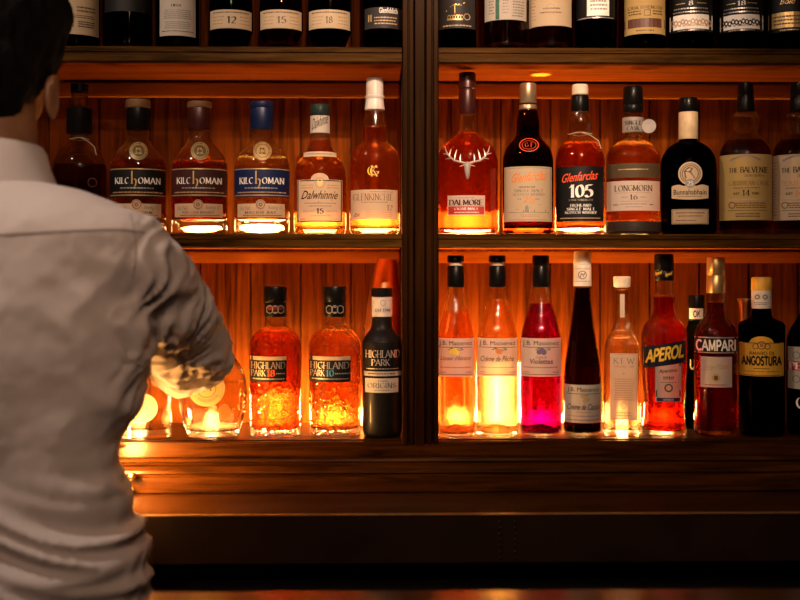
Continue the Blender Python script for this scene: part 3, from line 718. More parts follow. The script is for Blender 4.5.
B = Bottle('whisky_bottle', 'squat whisky bottle with arched cream label and black-green cap, left of the tall slim one', 320, 233.5, 2,
           body=[(233.5, 25), (231, 26), (225, 26.3), (190, 26.3), (177, 26), (168, 24.8), (161, 21.5), (155.5, 16.5), (150, 13), (143, 10.8), (136, 9.6), (120, 9), (108, 9)])
B.glass(clear, amber, 141, thick=.01, punt=.004)
B.part('cap', [(115, 9.6), (114, 9.9), (106, 9.9), (104.7, 9)], plain('green_black_cap', (.012, .022, .018), .4))
B.label(310.2, 329.8, 115.2, 133.5, p_white, name='neck_label', off=.0012).script('Dalwhinnie', 312, 328, 119, 130, 'black', .5, 0, 7).bar(310.4, 329.6, 132.6, 133.5, 'black').flush()
B.label(303.5, 336.5, 151.5, 156.5, p_cream, name='shoulder_label').fine_print(308, 332, 152.6, 155.4, 1, 'grey').flush()
arch = lambda u: 6.5*max(0, 1-((u-.5)/.2)**2)**.5 if abs(u-.5) < .2 else 0
B.label(297, 342.5, 179.5, 222, p_cream, top=arch, nx=44).border(297.4, 342, 180, 221.6, .9)
B.ring(320, 182.5, 4.5, 5.2, 'tan').ink([[(318, 186), (317, 181), (320, 178), (323, 181), (321, 186)]], 'gold').fine_print(301, 313, 184, 189, 2, 'tan', 2).fine_print(327, 339, 184, 189, 2, 'tan', 3)
B.script('Dalwhinnie', 301, 338, 190.5, 199, 'black', .55, .008).ink([[(318, 201.5), (332, 199.8), (332, 200.3), (318, 202.2)]], 'black').fine_print(304, 336, 202, 204.3, 1, 'grey', 4).fine_print(308, 332, 205, 207, 1, 'grey', 7).text('15', 316.5, 323.5, 208.5, 213.5, 'black').fine_print(303, 314, 210, 212, 1, 'tan', 4).fine_print(326, 337, 210, 212, 1, 'tan', 4).fine_print(310, 330, 214.6, 216.4, 1, 'tan', 5).fine_print(300, 306, 218, 220, 1, 'grey', 4).fine_print(334, 339, 218, 220, 1, 'grey', 4).flush()
B = Bottle('whisky_bottle', 'tall amber bottle with white-grey foil neck and gold monogram, left of the middle post', 374.7, 233.5, 2,
           body=[(233.5, 23.5), (231, 25), (225, 25.3), (180, 25.3), (163, 25), (154, 23.4), (148, 19.5), (144.3, 15), (142, 12.8), (138, 12.4), (128, 12.2), (118, 10.6), (108, 9.2), (98, 8.6), (90, 8)])
B.glass(clear, amber, 127.5, thick=.011, punt=.003)
B.part('foil', [(110, 9.9), (109, 10), (103, 9.2), (99.5, 8.9), (98, 9.9), (96.3, 9.9), (95.8, 8.7), (79.5, 8.6), (78.3, 8), (78, 6)], c_white)
B.surface('monogram').text('C', 367.5, 374, 166.5, 175, 'yellow', w=.12).text('G', 370, 378.2, 166.5, 175, 'yellow', w=.12).text('K', 371, 377, 165.8, 176, 'gold', w=.12)
B.label(350.5, 398, 189.5, 219, p_cream).text('GLENKINCHIE', 353, 393, 193.8, 200, 'brown', w=.11, gap=.12).fine_print(370, 393, 191, 192.6, 1, 'grey', 3).fine_print(360, 388, 201.4, 203, 1, 'grey', 6).text('12', 387, 392.5, 205, 210, 'black', w=.12).fine_print(365, 393, 211.5, 217, 3, 'tan', 7).script('Est', 354, 360, 213, 216.5, 'black').flush()
# right half
B = Bottle('whisky_bottle', 'broad-shouldered red-amber bottle with silver stag head, first right of the post', 467.3, 233.2, 2,
           body=[(233.2, 29), (231, 31.5), (225, 31.6), (200, 31), (175, 30.8), (160, 30.5), (150, 27.5), (143, 21.5), (137, 14), (132.6, 9.5), (131, 9.4), (129.5, 8.2), (115, 8), (100, 8)], ratio=.8)
B.glass(clear, ruby, 134, thick=.009)
B.part('foil', [(114.5, 8.5), (113.5, 8.9), (92, 8.6), (90.5, 8.2), (89.5, 7.9), (88.5, 8.9), (74.5, 8.5), (73, 7.8), (72.8, 6)], c_maroon)
sil = plain('cast_silver', (.62, .56, .48), .3, .45)
b = MB()
def bp(x, y, o=.003): return B.P((x-B.cx)*B.s, B.H(y), o)
b.tube([bp(467.3, 163), bp(467.3, 166, .006), bp(467.4, 171, .007), bp(467.5, 176, .006), bp(467.5, 179, .003)], [.0035, .0062, .0048, .0036, .0018], 12)
for sgn in (-1, 1):
    X = lambda v: 467.3+sgn*v
    b.tube([bp(X(2), 163.5, .004), bp(X(7), 162), bp(X(13), 160.5), bp(X(18), 156), bp(X(21), 151), bp(X(22.5), 145.5, .002)], [.0022, .002, .0018, .0015, .0011, .0005], 8)
    for (xa, ya, xb, yb) in ((13, 160.5, 10.5, 149.5), (18, 156, 16, 148.5), (7, 162, 6.5, 154), (19.5, 154, 24.5, 152.5), (2.5, 165, 8, 166.5), (16, 158, 22, 158.5)):
        b.tube([bp(X(xa), ya), bp(X((xa+xb)/2+.4), (ya+yb)/2, .0035), bp(X(xb), yb, .002)], [.0012, .0009, .0003], 7)
b.obj('stag_head_emblem', sil, B.root)
B.label(447.5, 485, 195.3, 215.3, p_white).text('DALMORE', 449.2, 482.5, 199.8, 205, 'black', w=.22, gap=.08).fine_print(458, 474, 197, 198.6, 1, 'grey', 3).bar(448.3, 484.2, 206.3, 214.3, 'red').text('CIGAR MALT', 454.5, 478, 207.6, 209.8, 'white').fine_print(454, 479, 211.5, 213.2, 1, 'white', 3).flush()
def glenf(cx, w):
    return [(233, w*.95), (231, w), (225, w), (190, w), (165, w), (157, w*.975), (149, w*.87), (143, w*.69), (138.5, w*.53), (135, w*.47), (131, w*.45), (124, w*.455), (118, w*.42), (112, w*.37), (106, w*.34), (98, w*.33)]
B = Bottle('whisky_bottle', 'dark ruby bottle with cream label numbered 25 and gold-grey neck foil', 528, 233, 2, body=glenf(528, 25.2))
B.glass(brownglass, darkrum, 126, thick=.011, punt=.005)
B.part('foil', [(111, 8.7), (110, 9), (105.3, 8.6), (104.4, 7.9), (103.6, 8.5), (85, 8.3), (83.7, 7.8), (83.5, 6)], plain('aged_gold_foil', (.42, .30, .17), .35, .7))
B.surface('embossed_seal').ring(529, 145, 9, 9.8, 'scarlet', 28, .68).ring(529, 145, 7.2, 7.6, 'scarlet', 28, .6).text('1836', 523.5, 534.5, 142.5, 147.5, 'scarlet', w=.1)if False else B.surface('embossed_seal').ring(529, 145, 9, 9.8, 'scarlet', 28, .68).ring(529, 145, 6.8, 7.2, 'scarlet', 28, .6).text('G F', 525, 533, 143, 147, 'scarlet', w=.12)
B.label(504.2, 551.8, 166.3, 221.3, p_cream).border(505.4, 550.6, 167.6, 220, .45, 'grey').script('Glenfarclas', 511.5, 547, 173.5, 182.5, 'orange', .5, .012, 3.5).fine_print(519, 535, 186, 188, 1, 'brown', 3)
B.text('SINGLE MALT', 514.5, 543, 189.2, 191.8, 'grey').text('SCOTCH WHISKY', 513, 545, 193, 195.6, 'grey').text('25', 523.6, 533.6, 196.7, 202, 'orange', w=.22).fine_print(517, 522, 198, 200, 1, 'grey', 3).fine_print(535, 540, 198, 200, 1, 'grey', 3)
B.ink([[(511, 212), (517, 209), (524, 210), (524, 212)], [(525, 212), (525, 207), (527, 204.5), (528.5, 207), (529, 212)], [(534, 212), (534, 209.5), (546, 209.5), (546, 212)]], 'grey').bar(508, 549, 212, 212.5, 'grey').ink([[(530, 207), (540, 204), (548, 207.5), (548, 207.9), (540, 204.6), (530, 207.5)]], 'tan').fine_print(520, 540, 214, 217, 2, 'tan', 3).flush()
B = Bottle('whisky_bottle', 'ruby bottle with black label and large white 105', 580, 233, 2, body=glenf(580, 24.8))
B.glass(clear, ruby, 145, thick=.011, punt=.006)
B.part('collar', [(112, 8.7), (111, 9), (97, 8.8), (95.5, 8)], c_black); B.part('stopper', [(95.5, 7.4), (94.5, 8.3), (86, 8.1), (84.8, 7)], c_cork)
string_tie(B, 580, 134, 12, .03)
B.label(556.2, 603.6, 166.3, 221, p_black).script('Glenfarclas', 562, 598, 173.5, 182.5, 'scarlet', .5, .012, 3.5).text('105', 569.5, 592.5, 185, 197, 'white', w=.24, gap=.08).text('CASK STRENGTH', 569, 592.5, 199, 200.7, 'silver').text('HIGHLAND', 570.5, 591, 204, 206.6, 'white').text('SINGLE MALT', 567, 594.5, 207.6, 210.2, 'white').text('SCOTCH WHISKY', 565, 596.5, 211.2, 213.6, 'white').fine_print(560, 600, 217, 219.3, 1, 'tan', 3).flush()
B = Bottle('whisky_bottle', 'amber bottle with white label, dark leather foot and white paper neck tag', 633, 233, 2,
           body=[(233, 26), (231, 27), (225, 27), (180, 27), (160, 26.8), (153, 25.6), (147.5, 22), (143, 16.5), (139.5, 11), (137, 8.6), (132, 8.2), (112, 8.2), (100, 8)])
B.glass(clear, amber, 147, thick=.011)
B.part('cap', [(113, 9.6), (112, 10), (106, 10), (105.3, 9.6), (104.6, 10), (88.5, 9.9), (87, 9), (86.8, 7)], c_black)
B.part('leather_foot', [(233.3, 26.4), (232, 27.7), (223, 27.7), (222, 27.2)], plain('dark_leather', (.022, .014, .010), .55, 0, .3, 200), n=44)
o = B.part('neck_label', [(132.8, 10.2), (132.4, 10.6), (118.3, 10.6), (118, 10.2)], plain('grey_paper', (.26, .23, .20), .5))
b = MB(); MM = Matrix.Translation(Vector(((648.5-633)*B.s, -.012, B.H(127.3)))) @ Matrix.Rotation(PI/2, 4, 'X'); b.lathe([(0, 0), (.0125, 0), (.0125, .0012), (0, .0012)], 24, M=MM); tg = b.obj('round_tag', MATS['grey_paper'], B.root)
B.surface('neck_print').fine  # keep outline
hold = B.fine; B.fine = [(10.8*B.s, 0), (10.8*B.s, 1)]
B.surface('neck_print').text('SINGLE', 625, 641, 120.5, 124.5, 'black', w=.2).text('CASK', 627, 639, 126, 130, 'black', w=.2).flush(); B.fine = hold
B.label(606.6, 659.4, 163, 177.5, p_olive, name='upper_band').fine_print(618, 648, 168, 170.5, 1, 'gold', 4).flush()
B.label(606.6, 659.4, 180.6, 210.6, p_white).text('LONGMORN', 614.8, 652, 185.2, 190.8, 'black', w=.15, gap=.1).fine_print(614, 652, 192, 193.4, 1, 'tan', 4).text('16', 629.8, 637.5, 194.6, 199.4, 'black', w=.16).fine_print(621, 628, 196.2, 198, 1, 'grey', 4).fine_print(640, 646, 196.2, 198, 1, 'grey', 4).bar(621, 647, 201, 201.3, 'grey').fine_print(620, 648, 203, 205, 1, 'grey', 4).fine_print(625, 642, 206, 207.6, 1, 'grey', 4).fine_print(613, 619, 203.5, 205.5, 1, 'black', 4).fine_print(649, 654, 203.5, 205.5, 1, 'black', 4).flush()
B = Bottle('whisky_bottle', 'black squat bottle with cream neck band and round ship\'s-wheel medallion label', 688.3, 233, 2,
           body=[(233, 25.5), (231, 27.2), (225, 27.4), (190, 27.4), (168, 27.4), (159, 26.3), (152, 23), (147, 18.5), (143.5, 13.5), (141.5, 9.6), (139, 8.8), (115, 8.8), (105, 8.6)])
B.glass(frosty, None, thick=.009)
B.part('cap', [(113, 8.8), (112, 9.3), (99.5, 9.2), (98, 8.4)], c_black)
B.part('neck_band', [(139.5, 9.2), (139, 9.5), (113, 9.5), (112.4, 9.1)], plain('cream_foil', (.62, .46, .26), .5))
sc = lambda u: -2.2+2.8*math.cos((u-.5)*2*PI)**2*.8
B.label(672, 708, 186, 198, p_cream, top=lambda u: 1.5*abs(math.sin(3*PI*u)), bot=lambda u: -1.5*math.sin(PI*u), name='scroll_label').script('Bunnahabhain', 674, 706, 189.3, 194.6, 'black', .0, .006).fine_print(677, 703, 195.8, 197.2, 1, 'brown', 4).flush()
B.disc(690.2, 173.5, 11.8, 11.8, p_cream, off=.0009).ring(690.2, 173.5, 9.4, 10, 'brown').ring(690.2, 173.5, 7.6, 8.2, 'black').ink([[(685, 178), (684, 171), (688, 167), (693, 168), (691, 172), (695, 178)]], 'brown').flush()
B.disc(690.2, 183.3, 4.6, 4.6, INK['grey'], name='number_seal', off=.0013).text('25', 687.4, 693, 181.3, 185.3, 'white', w=.18).flush()
B.label(672, 708, 209, 224, p_tan, name='lower_label').border(672.6, 707.4, 209.6, 223.4, .4, 'brown').fine_print(676, 704, 211.5, 214, 1, 'brown', 3).fine_print(678, 702, 215, 217, 1, 'brown', 8).fine_print(676, 697, 219.5, 221.5, 1, 'brown', 3).flush()
def balv(cx, lab, pm, l1, l2, c2):
    B = Bottle('whisky_bottle', lab, cx, 232.6, 2, body=[(232.6, 24.5), (230, 26), (224, 26.2), (190, 26.2), (163, 26), (154, 25.3), (147, 23), (141, 18.5), (136.5, 13.6), (133, 11), (130.5, 10.6), (128, 12), (122, 13.3), (116, 12.8), (112.5, 9.5), (108, 8.3), (98, 7.8)])
    B.glass(clear, darkrum, 141, thick=.011)
    B.part('cap', [(112, 8.6), (110, 9), (97, 8), (95, 7.4), (93.5, 8), (84, 7.4), (83, 6.5)], c_black)
    B.label(cx-25.6, cx+25.6, 154, 220, pm).bar(cx-25, cx+25, 154.6, 155.1, 'tan')
    B.ink([[(cx-14+x*28-.7, 160.5-4*math.sin(PI*x)), (cx-14+x*28+.6, 160.5-4*math.sin(PI*x)), (cx-14+x*28+.6, 158.3-4*math.sin(PI*x)), (cx-14+x*28-.7, 158.3-4*math.sin(PI*x))] for x in [k/18 for k in range(19)]], 'grey')
    B.text('THE', cx-16, cx-7.5, 167.5, 172, 'black').text('BALVENIE', cx-5, cx+22, 166.8, 172.3, 'black', w=.18, gap=.08).script('Distillery Banffshire', cx-1, cx+18, 174, 177.4, 'brown', .5)
    B.text(l1, cx-16, cx+22, 180.8, 185, c2, w=.12).fine_print(cx-12, cx+14, 187, 188.7, 1, 'brown', 3).text('AGED', cx-12, cx-6, 192, 194.4, 'black').text(l2, cx-3, cx+4, 190, 195.6, c2 if c2 != 'brown' else 'black', w=.18).text('YEARS', cx+6, cx+13, 192, 194.4, 'black')
    B.bar(cx-17, cx+20, 198.6, 200.4, 'tan').fine_print(cx-10, cx+20, 202, 208.5, 3, 'brown', 3).ring(cx-13, 204.8, 2.6, 3.4, 'brown').bar(cx-17, cx+20, 210, 210.5, 'brown').fine_print(cx-10, cx+14, 212.5, 217.5, 2, 'brown', 3).fine_print(cx-24, cx-21, 160, 216, 18, 'tan', 5).flush()
    return B
balv(745.5, 'bulb-necked bottle with yellowed label reading caribbean cask, right end of the middle shelf', p_yellow, 'CARIBBEAN CASK', '14', 'brown')
balv(798.5, 'bulb-necked bottle with paler label and orange print, cut by the right edge', p_cream, 'PEATED CASK', '14', 'orange')

# ---- lower shelf
BY = 438.6
B = Bottle('liqueur_bottle', 'square clear bottle with round cream label in the crook of the man\'s arm', 145, BY, 3, e=5, ratio=.8, n=48,
           body=[(BY, 24.5), (436, 26), (430, 26.3), (400, 26.3), (388, 26), (381, 24), (375, 17), (370, 9), (364, 7.6), (350, 7.4)])
B.glass(clear, gin, 411, thick=.014, wall=.0035)
B.part('stopper', [(353, 6), (352, 7.4), (349, 8.2), (341, 8.2), (338, 7.4), (337.4, 5)], c_gold)
B.disc(143, 408, 14.4, 14.4, p_cream, name='round_label', off=.0012).ring(143, 408, 9.6, 10.1, 'tan').text('STILL', 136.3, 149.7, 403, 408, 'tan', w=.13).bar(135, 151, 409.4, 409.8, 'tan').text('EDITION', 137, 149, 411, 413, 'tan').ringtext('DISTILLED SPIRIT', 143, 408, 10.8, 2.2, 170, 10, 'tan').flush()
B = Bottle('tequila_bottle', 'flat oval clear bottle with big round gold medallion under the man\'s elbow', 213, BY, 3, ratio=.42, e=2.2, n=56,
           body=[(BY, 23), (436.5, 25), (431, 26.5), (420, 30), (408, 33), (394, 34.2), (380, 33), (368, 29), (358, 22), (350, 14), (344, 9), (338, 7.6), (328, 7.4)])
B.glass(clear, gin, 381.5, thick=.010, wall=.0038)
B.part('stopper', [(330, 6.5), (329, 8), (320, 8.2), (317.5, 7.6), (317, 6)], plain('dark_stopper', (.10, .06, .03), .5))
B.disc(206.5, 388, 18.4, 18.4, paper('gold_paper', (.66, .50, .22), .4), off=.0016).ring(206.5, 388, 9.0, 9.7, 'brown').ring(206.5, 388, 15.8, 16.3, 'tan')
B.ringtext('HACIENDA', 206.5, 388, 11, 3.4, 150, 30, 'brown', w=.18).ringtext('CHIHUAHUA', 206.5, 388, 14.4, 3.4, 215, 325, 'brown', True, .18)
B.ink([[(202, 388.5), (206, 386.4), (211, 387), (211, 388.6), (206, 388.6)], [(203, 384), (204.6, 384), (204.6, 392), (203, 392)], [(209.4, 388), (211, 388), (211.6, 391), (210, 391)], [(201, 385.6), (206, 385), (206, 386), (201, 386.6)]], 'brown').flush()
M.to_4x4()
b = MB(); zc_ = B.H(388); b.lathe([(0, 0), (18.6*B.s, 0), (18.6*B.s, .0035), (0, .0035)], 36, M=Matrix.Translation(((206.5-213)*B.s, B.P((206.5-213)*B.s, zc_, .0042)[1]+.002, zc_)) @ Matrix.Rotation(PI/2, 4, 'X'))
B.disc(224, 412, 6, 8, paper('faint_back_label', (.75, .35, .12), .7), name='leaf_print').flush()

def hpark(cx, lab, num, ncol, liq, x0, x1):
    B = Bottle('whisky_bottle', lab, cx, BY+.4, 3, body=[(BY+.4, 24), (436.5, 25.2), (430, 25.2), (410, 25.4), (380, 26), (350, 26.3), (342, 25.7), (336, 23), (331, 18.5), (327.5, 13.5), (324.5, 11), (321, 10.4), (315, 10.2), (305, 10)])
    B.glass(textured, liq, 331, thick=.012, punt=.008)
    B.part('neck_sleeve', [(316.5, 10.6), (315.8, 11), (302.5, 11), (302, 10.4)], c_black); B.part('cap', [(301.8, 10.8), (301, 11.4), (288, 11.4), (286.4, 10.8), (286, 9)], c_black)
    hold = B.fine; B.fine = [(11.1*B.s, 0), (11.1*B.s, 1)]
    B.surface('knot_print')
    for k in range(3):
        B.ring(cx-5.5+k*5.5, 309.5, 2.9, 3.5, 'silver', 14, 1.2)
        if num == '18': B.ring(cx-2.7+k*5.5-2.8, 308.5, .9, 1.6, 'red', 8)
    B.ink([[(cx-9, 312), (cx, 306.4), (cx+9, 312), (cx+9, 312.8), (cx, 307.4), (cx-9, 312.8)], [(cx-9, 306.8), (cx, 312.2), (cx+9, 306.8), (cx+9, 307.6), (cx, 313), (cx-9, 307.6)]], 'silver')
    B.flush(); B.fine = hold
    B.label(x0, x1, 356.3, 382.2, p_black).bar(x0+.2, x1-.2, 356.6, 360.4, 'tan')
    B.text('HIGHLAND', x0+1.2, x1-1.5, 362.3, 368.8, 'silver', w=.17, gap=.08).text('PARK', x0+1.2, x0+15.5, 370.3, 376.2, 'silver', w=.17, gap=.08).text(num, x0+17, x0+25, 370, 376.4, ncol, w=.2, gap=.1).fine_print(x0+26, x1-1, 372.5, 375, 1, 'silver', 4).fine_print(x0+2, x1-2, 377.8, 380.5, 1, 'silver', 6).flush()
    # raised scrollwork in the glass
    b = MB()
    for q in range(5):
        for k in range(7):
            a = k; pts = [B.P((-17+q*8.5+3.6*math.cos(t)*(1-t/9))*B.s, B.H(343+(k % 2)*5 if k < 2 else 386+(k-2)*9)+3.2*math.sin(t)*B.s, .0002) for t in [j*.55 for j in range(12)]]
            b.tube(pts, .0008, 5)
    o_ = b.obj('raised_scrolls', textured, B.root); o_['kind'] = 'stuff'
    return B
hpark(275.3, 'embossed amber bottle numbered 18 in orange-red, right of the oval bottle', '18', 'scarlet', ruby, 249.8, 286.5)
hpark(334.8, 'embossed amber bottle numbered 10 in blue on the lower shelf', '10', 'blue', amber, 308.8, 350.5)
B = Bottle('whisky_bottle', 'matte black slim bottle with pale neck label, against the post on the lower shelf', 382.0, BY+.4, 3, ratio=1, body=[(BY+.4, 18.4), (437, 19.4), (430, 19.6), (380, 19.8), (345, 19.8), (339, 18.6), (334, 15.6), (329.5, 12), (325, 10.3), (318, 9.8), (305, 9.6)])
B.glass(plain('matte_black_glass', (.005, .004, .004), .45, 0, .1, 40, .3), None, thick=.012)
B.part('cap', [(296.5, 10.3), (296, 10.8), (289, 10.8), (288, 10)], c_black)
B.part('neck_label', [(316.5, 9.9), (316, 10.3), (297.5, 10.3), (297, 9.8)], plain('silver_paper', (.52, .46, .40), .4, .2))
hold = B.fine; B.fine = [(10.4*B.s, 0), (10.4*B.s, 1)]; B.surface('neck_print').ring(383, 303, 2.2, 2.8, 'grey').text('EST 1798', 375.5, 390, 309, 311.6, 'black').flush(); B.fine = hold
B.surface().text('HIGHLAND', 365.3, 400, 350.5, 357.6, 'silver', w=.17, gap=.08).text('PARK', 371.5, 389.5, 359.6, 365.6, 'silver', w=.17, gap=.1).fine_print(366, 399, 368, 370, 1, 'silver', 4)
B.label(363.5, 402, 371.6, 376.2, plain('grey_band', (.30, .26, .22), .5), name='band').fine_print(368, 396, 372.8, 375, 1, 'black').flush()
B.label(365, 398.5, 378.5, 392.8, p_white).text('DARK', 378, 388, 380, 382, 'grey').text('ORIGINS', 367.5, 396, 383.3, 388, 'black', w=.12).fine_print(374, 390, 389.6, 391.5, 1, 'grey').flush()
copper = plain('copper', (.85, .36, .14), .34, 1, .1, 20)
B = Bottle('shaker_tin', 'upturned copper shaker behind the black bottle by the post', 377.5, 436, 3, cat='shaker', depth=.175,
           body=[(436, 17.8), (430, 17.8), (330, 17.7), (327, 17.5), (309, 17), (290, 14.6), (272, 11.8), (262, 10), (259.8, 9.4)])
B.root.rotation_euler.y = math.radians(3.2); B.root.location.z += .0018
B.fine = [(r_, max(z_, 0)) for r_, z_ in cr(B.prof, 3)]
b = MB(); b.lathe([(B.fine[0][0]+.001, 0)]+B.fine+[(0, B.fine[-1][1])], 40); b.obj('shell', copper, B.root, angle=30)
b = MB(); b.lathe([(17.3*B.s, B.H(329)), (18.5*B.s, B.H(329)), (18.5*B.s, B.H(327)), (17.2*B.s, B.H(327))], 40, closed=True); b.obj('rim_band', copper, B.root)

def massenez(cx, lab, liq, fill, l1, fruit, capring=False, w=21, x0=None, name='liqueur_bottle', wc=None):
    B = Bottle(name, lab, cx, BY+.6, 3, body=[(BY+.6, w*.93), (437, w), (430, w), (400, w), (355, w), (338, w*.97), (325, w*.84), (312, w*.67), (301, w*.51), (294, w*.44), (288, w*.40), (280, w*.385), (270, w*.385)])
    B.glass(clear, liq, fill, thick=.006, punt=.014)
    B.part('neck_sleeve', [(287, 8.3), (286, 8.7), (266.5, 8.5), (265.5, 7.8)], c_black)
    if capring: B.part('cork_ring', [(265.8, 6.6), (262, 6.6)], plain('cork', (.62, .46, .28), .8))
    B.part('cap', [(262.4 if capring else 265.8, 7.8), (261.5, 8.5), (256.5, 8.4), (255.4, 7.8), (255.2, 6)], c_black)
    a, c = cx-w*.965, cx+w*.965
    B.label(a, c, 338.4, 376.8, p_white).text('J.B. MASSENEZ', a+2, c-2, 341.6, 346.2, 'black', w=.2, gap=.1) if False else B.label(a, c, 338.4, 376.8, p_white).script('J.B. Massenez', a+2.2, c-2.2, 341, 346.6, 'black', 0.0, 0)
    B.bar(a+2, c-2, 347.2, 347.7, 'black')
    fx = cx+ (1 if fruit != 'yellow' else -1)
    for dx, dy in ((-2.6, 2.0), (2.0, 2.4), (0, .4)) if fruit != 'orange' else ((0, 1.2), (1.6, 1.6)):
        B.ring(fx+dx, 350+dy, 0, 2.7, {'yellow': 'yellow', 'orange': 'orange', 'purple': 'purple'}[fruit], 14)
    B.ink([[(fx-7, 350), (fx-3, 347.6), (fx+1, 349), (fx-3, 350.2)], [(fx+1, 349), (fx+7, 348.2), (fx+9, 350), (fx+5, 350.6)]], 'green')
    if l1[1]: B.script(l1[0], cx-5, cx+6, 355.5, 358.6, 'purple', .3).script(l1[1], cx-11, cx+12, 359, 364, 'black', .1, .008)
    else: B.script(l1[0], a+3.5, c-3.5, 356, 361.6, 'black', .45, .002)
    B.fine_print(a+3, c-3, 366.5, 368.8, 1, 'grey', 3).bar(a+2, c-2, 374.4, 374.9, 'black').fine_print(a+2.5, a+9, 371.5, 373.6, 1, 'grey', 5).fine_print(c-9, c-2.5, 371.5, 373.6, 1, 'grey', 5).flush()
    return B
massenez(455.6, 'pinkish orange liqueur bottle with yellow fruits on the label, right of the post', peach, 312, ("Liqueur d'Abricot", None), 'yellow', True, 19.4)
massenez(497.3, 'brightly glowing pale yellow liqueur bottle with one orange fruit on its label', strawy, 300, ('Crème de Pêche', None), 'orange', True)
massenez(540.8, 'magenta violet liqueur bottle with black cap and white label', violet, 303.5, ('Crème de', 'Violettes'), 'purple')
w = 19.2
B = Bottle('liqueur_bottle', 'slender dark purple bottle with tapering neck and cream cap', 582.4, BY+.4, 3, body=[(BY+.4, w*.93), (437, w), (430, w), (390, w), (375, w*.97), (360, w*.9), (345, w*.78), (330, w*.66), (315, w*.56), (300, w*.47), (290, w*.43), (280, w*.42), (270, w*.42)])
B.glass(clear, cassis, 288, thick=.007, punt=.012)
B.part('foil', [(286, 8.8), (285, 9), (266, 8.8), (265.2, 8.3), (264.4, 8.8), (253, 8.5), (251.2, 8), (250.8, 6)], plain('cream_cap', (.68, .60, .48), .5))
hold = B.fine; B.fine = [(9.0*B.s, 0), (9.0*B.s, 1)]; B.surface('neck_print').ring(582.4, 275, 3.6, 4.2, 'black').script('M', 580, 585, 272.8, 277.4, 'black').bar(574.6, 590, 268.6, 269, 'grey', 6).bar(574.6, 590, 281, 281.5, 'grey', 6).flush(); B.fine = hold
B.label(564.6, 600.9, 385, 423, p_white).script('J.B. Massenez', 567.5, 599, 387.6, 393, 'black', 0, 0).bar(566.5, 599.5, 393.8, 394.3, 'black').ring(584, 397, 0, 2.4, 'gold', 12).ring(587, 399.5, 0, 2.4, 'gold', 12).ring(584.6, 401, 0, 2, 'tan', 12).ink([[(580, 396), (584, 394.6), (588, 395.6), (584, 397)]], 'green')
B.script('Crème de Cassis', 567.3, 599.3, 404, 410, 'black', .45, .006).fine_print(576, 592, 411.6, 413.2, 1, 'tan').fine_print(568, 598, 415.5, 417.2, 1, 'grey', 4).bar(567, 599, 420, 420.5, 'black').flush()
B = Bottle('gin_bottle', 'square pale gin bottle with cork stopper and tall framed label', 622, BY, 3, e=6, n=48, ratio=.95,
           body=[(BY, 17.4), (437, 18.8), (430, 19), (400, 18.6), (360, 17.8), (346, 17), (338, 14.4), (331, 10.6), (324, 8), (317, 6.6), (305, 6), (290, 6)])
B.glass(clear, gin, 330, thick=.012, wall=.003)
B.part('stopper', [(287.5, 5.5), (286.6, 8.2), (277.5, 8.6), (276.4, 7.8)], c_cork)
b = MB(); z0, z1, z2 = B.H(286), B.H(294), B.H(317)
b.box(-.0035, .0045, -.0135, -.0128, z2, z1, .0002); b.box(-.003, .004, -.0128, .0128, z1-.001, z0, .0002) if False else None
o = b.obj('paper_seal', p_white, B.root); 
B.label(610.3, 637.2, 353.5, 420, p_white).border(611, 636.5, 354.3, 419.2, .4, 'tan').text('KEW', 613.6, 633.8, 358.3, 363.6, 'grey', w=.13, gap=.4).text('ORGANIC GIN', 614, 633.5, 365.5, 367.4, 'tan').ring(623.7, 373.5, 0, 1, 'tan').fine_print(614, 633.5, 378, 401, 10, 'tan', 3).ring(623.7, 405.5, 2.6, 3.2, 'tan').fine_print(616, 631, 411.5, 417, 2, 'tan', 3).flush()
b = None
B = Bottle('aperitif_bottle', 'orange-red aperitif bottle with slanted navy label and yellow lettering', 664, BY+.2, 3,
           body=[(BY+.2, 20), (437, 21.6), (430, 21.8), (420, 20.6), (408, 19.6), (395, 20), (375, 21.8), (350, 22.6), (335, 22.4), (327, 20.5), (321.5, 16.5), (317, 12.6), (312, 11), (304, 10.4), (299, 10.8), (296, 10.6), (293.5, 9.2), (284, 8.8), (275, 8.6)])
B.glass(clear, aperit, 297, thick=.009, emboss=0) if False else B.glass(clear, aperit, 297, thick=.009)
B.part('cap', [(280.5, 9), (279.5, 9.6), (271.5, 9.6), (270.8, 9.2), (270, 9.7), (255.5, 9.5), (254, 9), (253.7, 7)], c_black)
hold = B.fine; B.fine = [(9.8*B.s, 0), (9.8*B.s, 1)]; B.surface('cap_print').script('Aperol', 655, 662, 272, 277, 'yellow', .2, .01, 2).script('Aperol', 665, 672, 273, 278, 'yellow', .2, .01, 2).flush(); B.fine = hold
B.label(655.5, 681, 361, 402, p_white, name='lower_label', bot=lambda u: -0.0).bar(656.8, 679.8, 398, 401.6, 'navy').script('Aperitivo', 659, 677, 369.5, 374.5, 'black', .2, .006, 1.5).text('1919', 663, 673.5, 376.5, 379.8, 'black').ring(668.5, 388, 2.8, 4.2, 'green').bar(656, 657.4, 362, 397, 'green', 1).bar(679, 680.6, 362, 397, 'green', 1).fine_print(661, 676, 381.5, 383.5, 1, 'grey').text('APEROL', 663, 674, 399, 400.7, 'white').flush()
B.label(643.4, 685.4, 347.5, 369, p_navy, top=lambda u: 7*u, bot=lambda u: 6.5*u, off=.0010)
B.text('APEROL', 646.4, 682.8, 351.5, 363, 'yellow', False, .23, .12, 6.8, .1).bar(643.6, 643.7, 350, 366, 'gold', 1).flush()
B.surface('embossed_name').text('APEROL', 655, 678, 418, 423, 'scarlet', False, .08).flush()
B = Bottle('liqueur_bottle', 'dark green bottle half hidden behind the orange and the red aperitif bottles', 696.5, 434, 3, depth=.145,
           body=[(434, 16), (431, 17), (425, 17), (350, 17), (338, 15), (329, 10.5), (322, 8), (305, 7.6)])
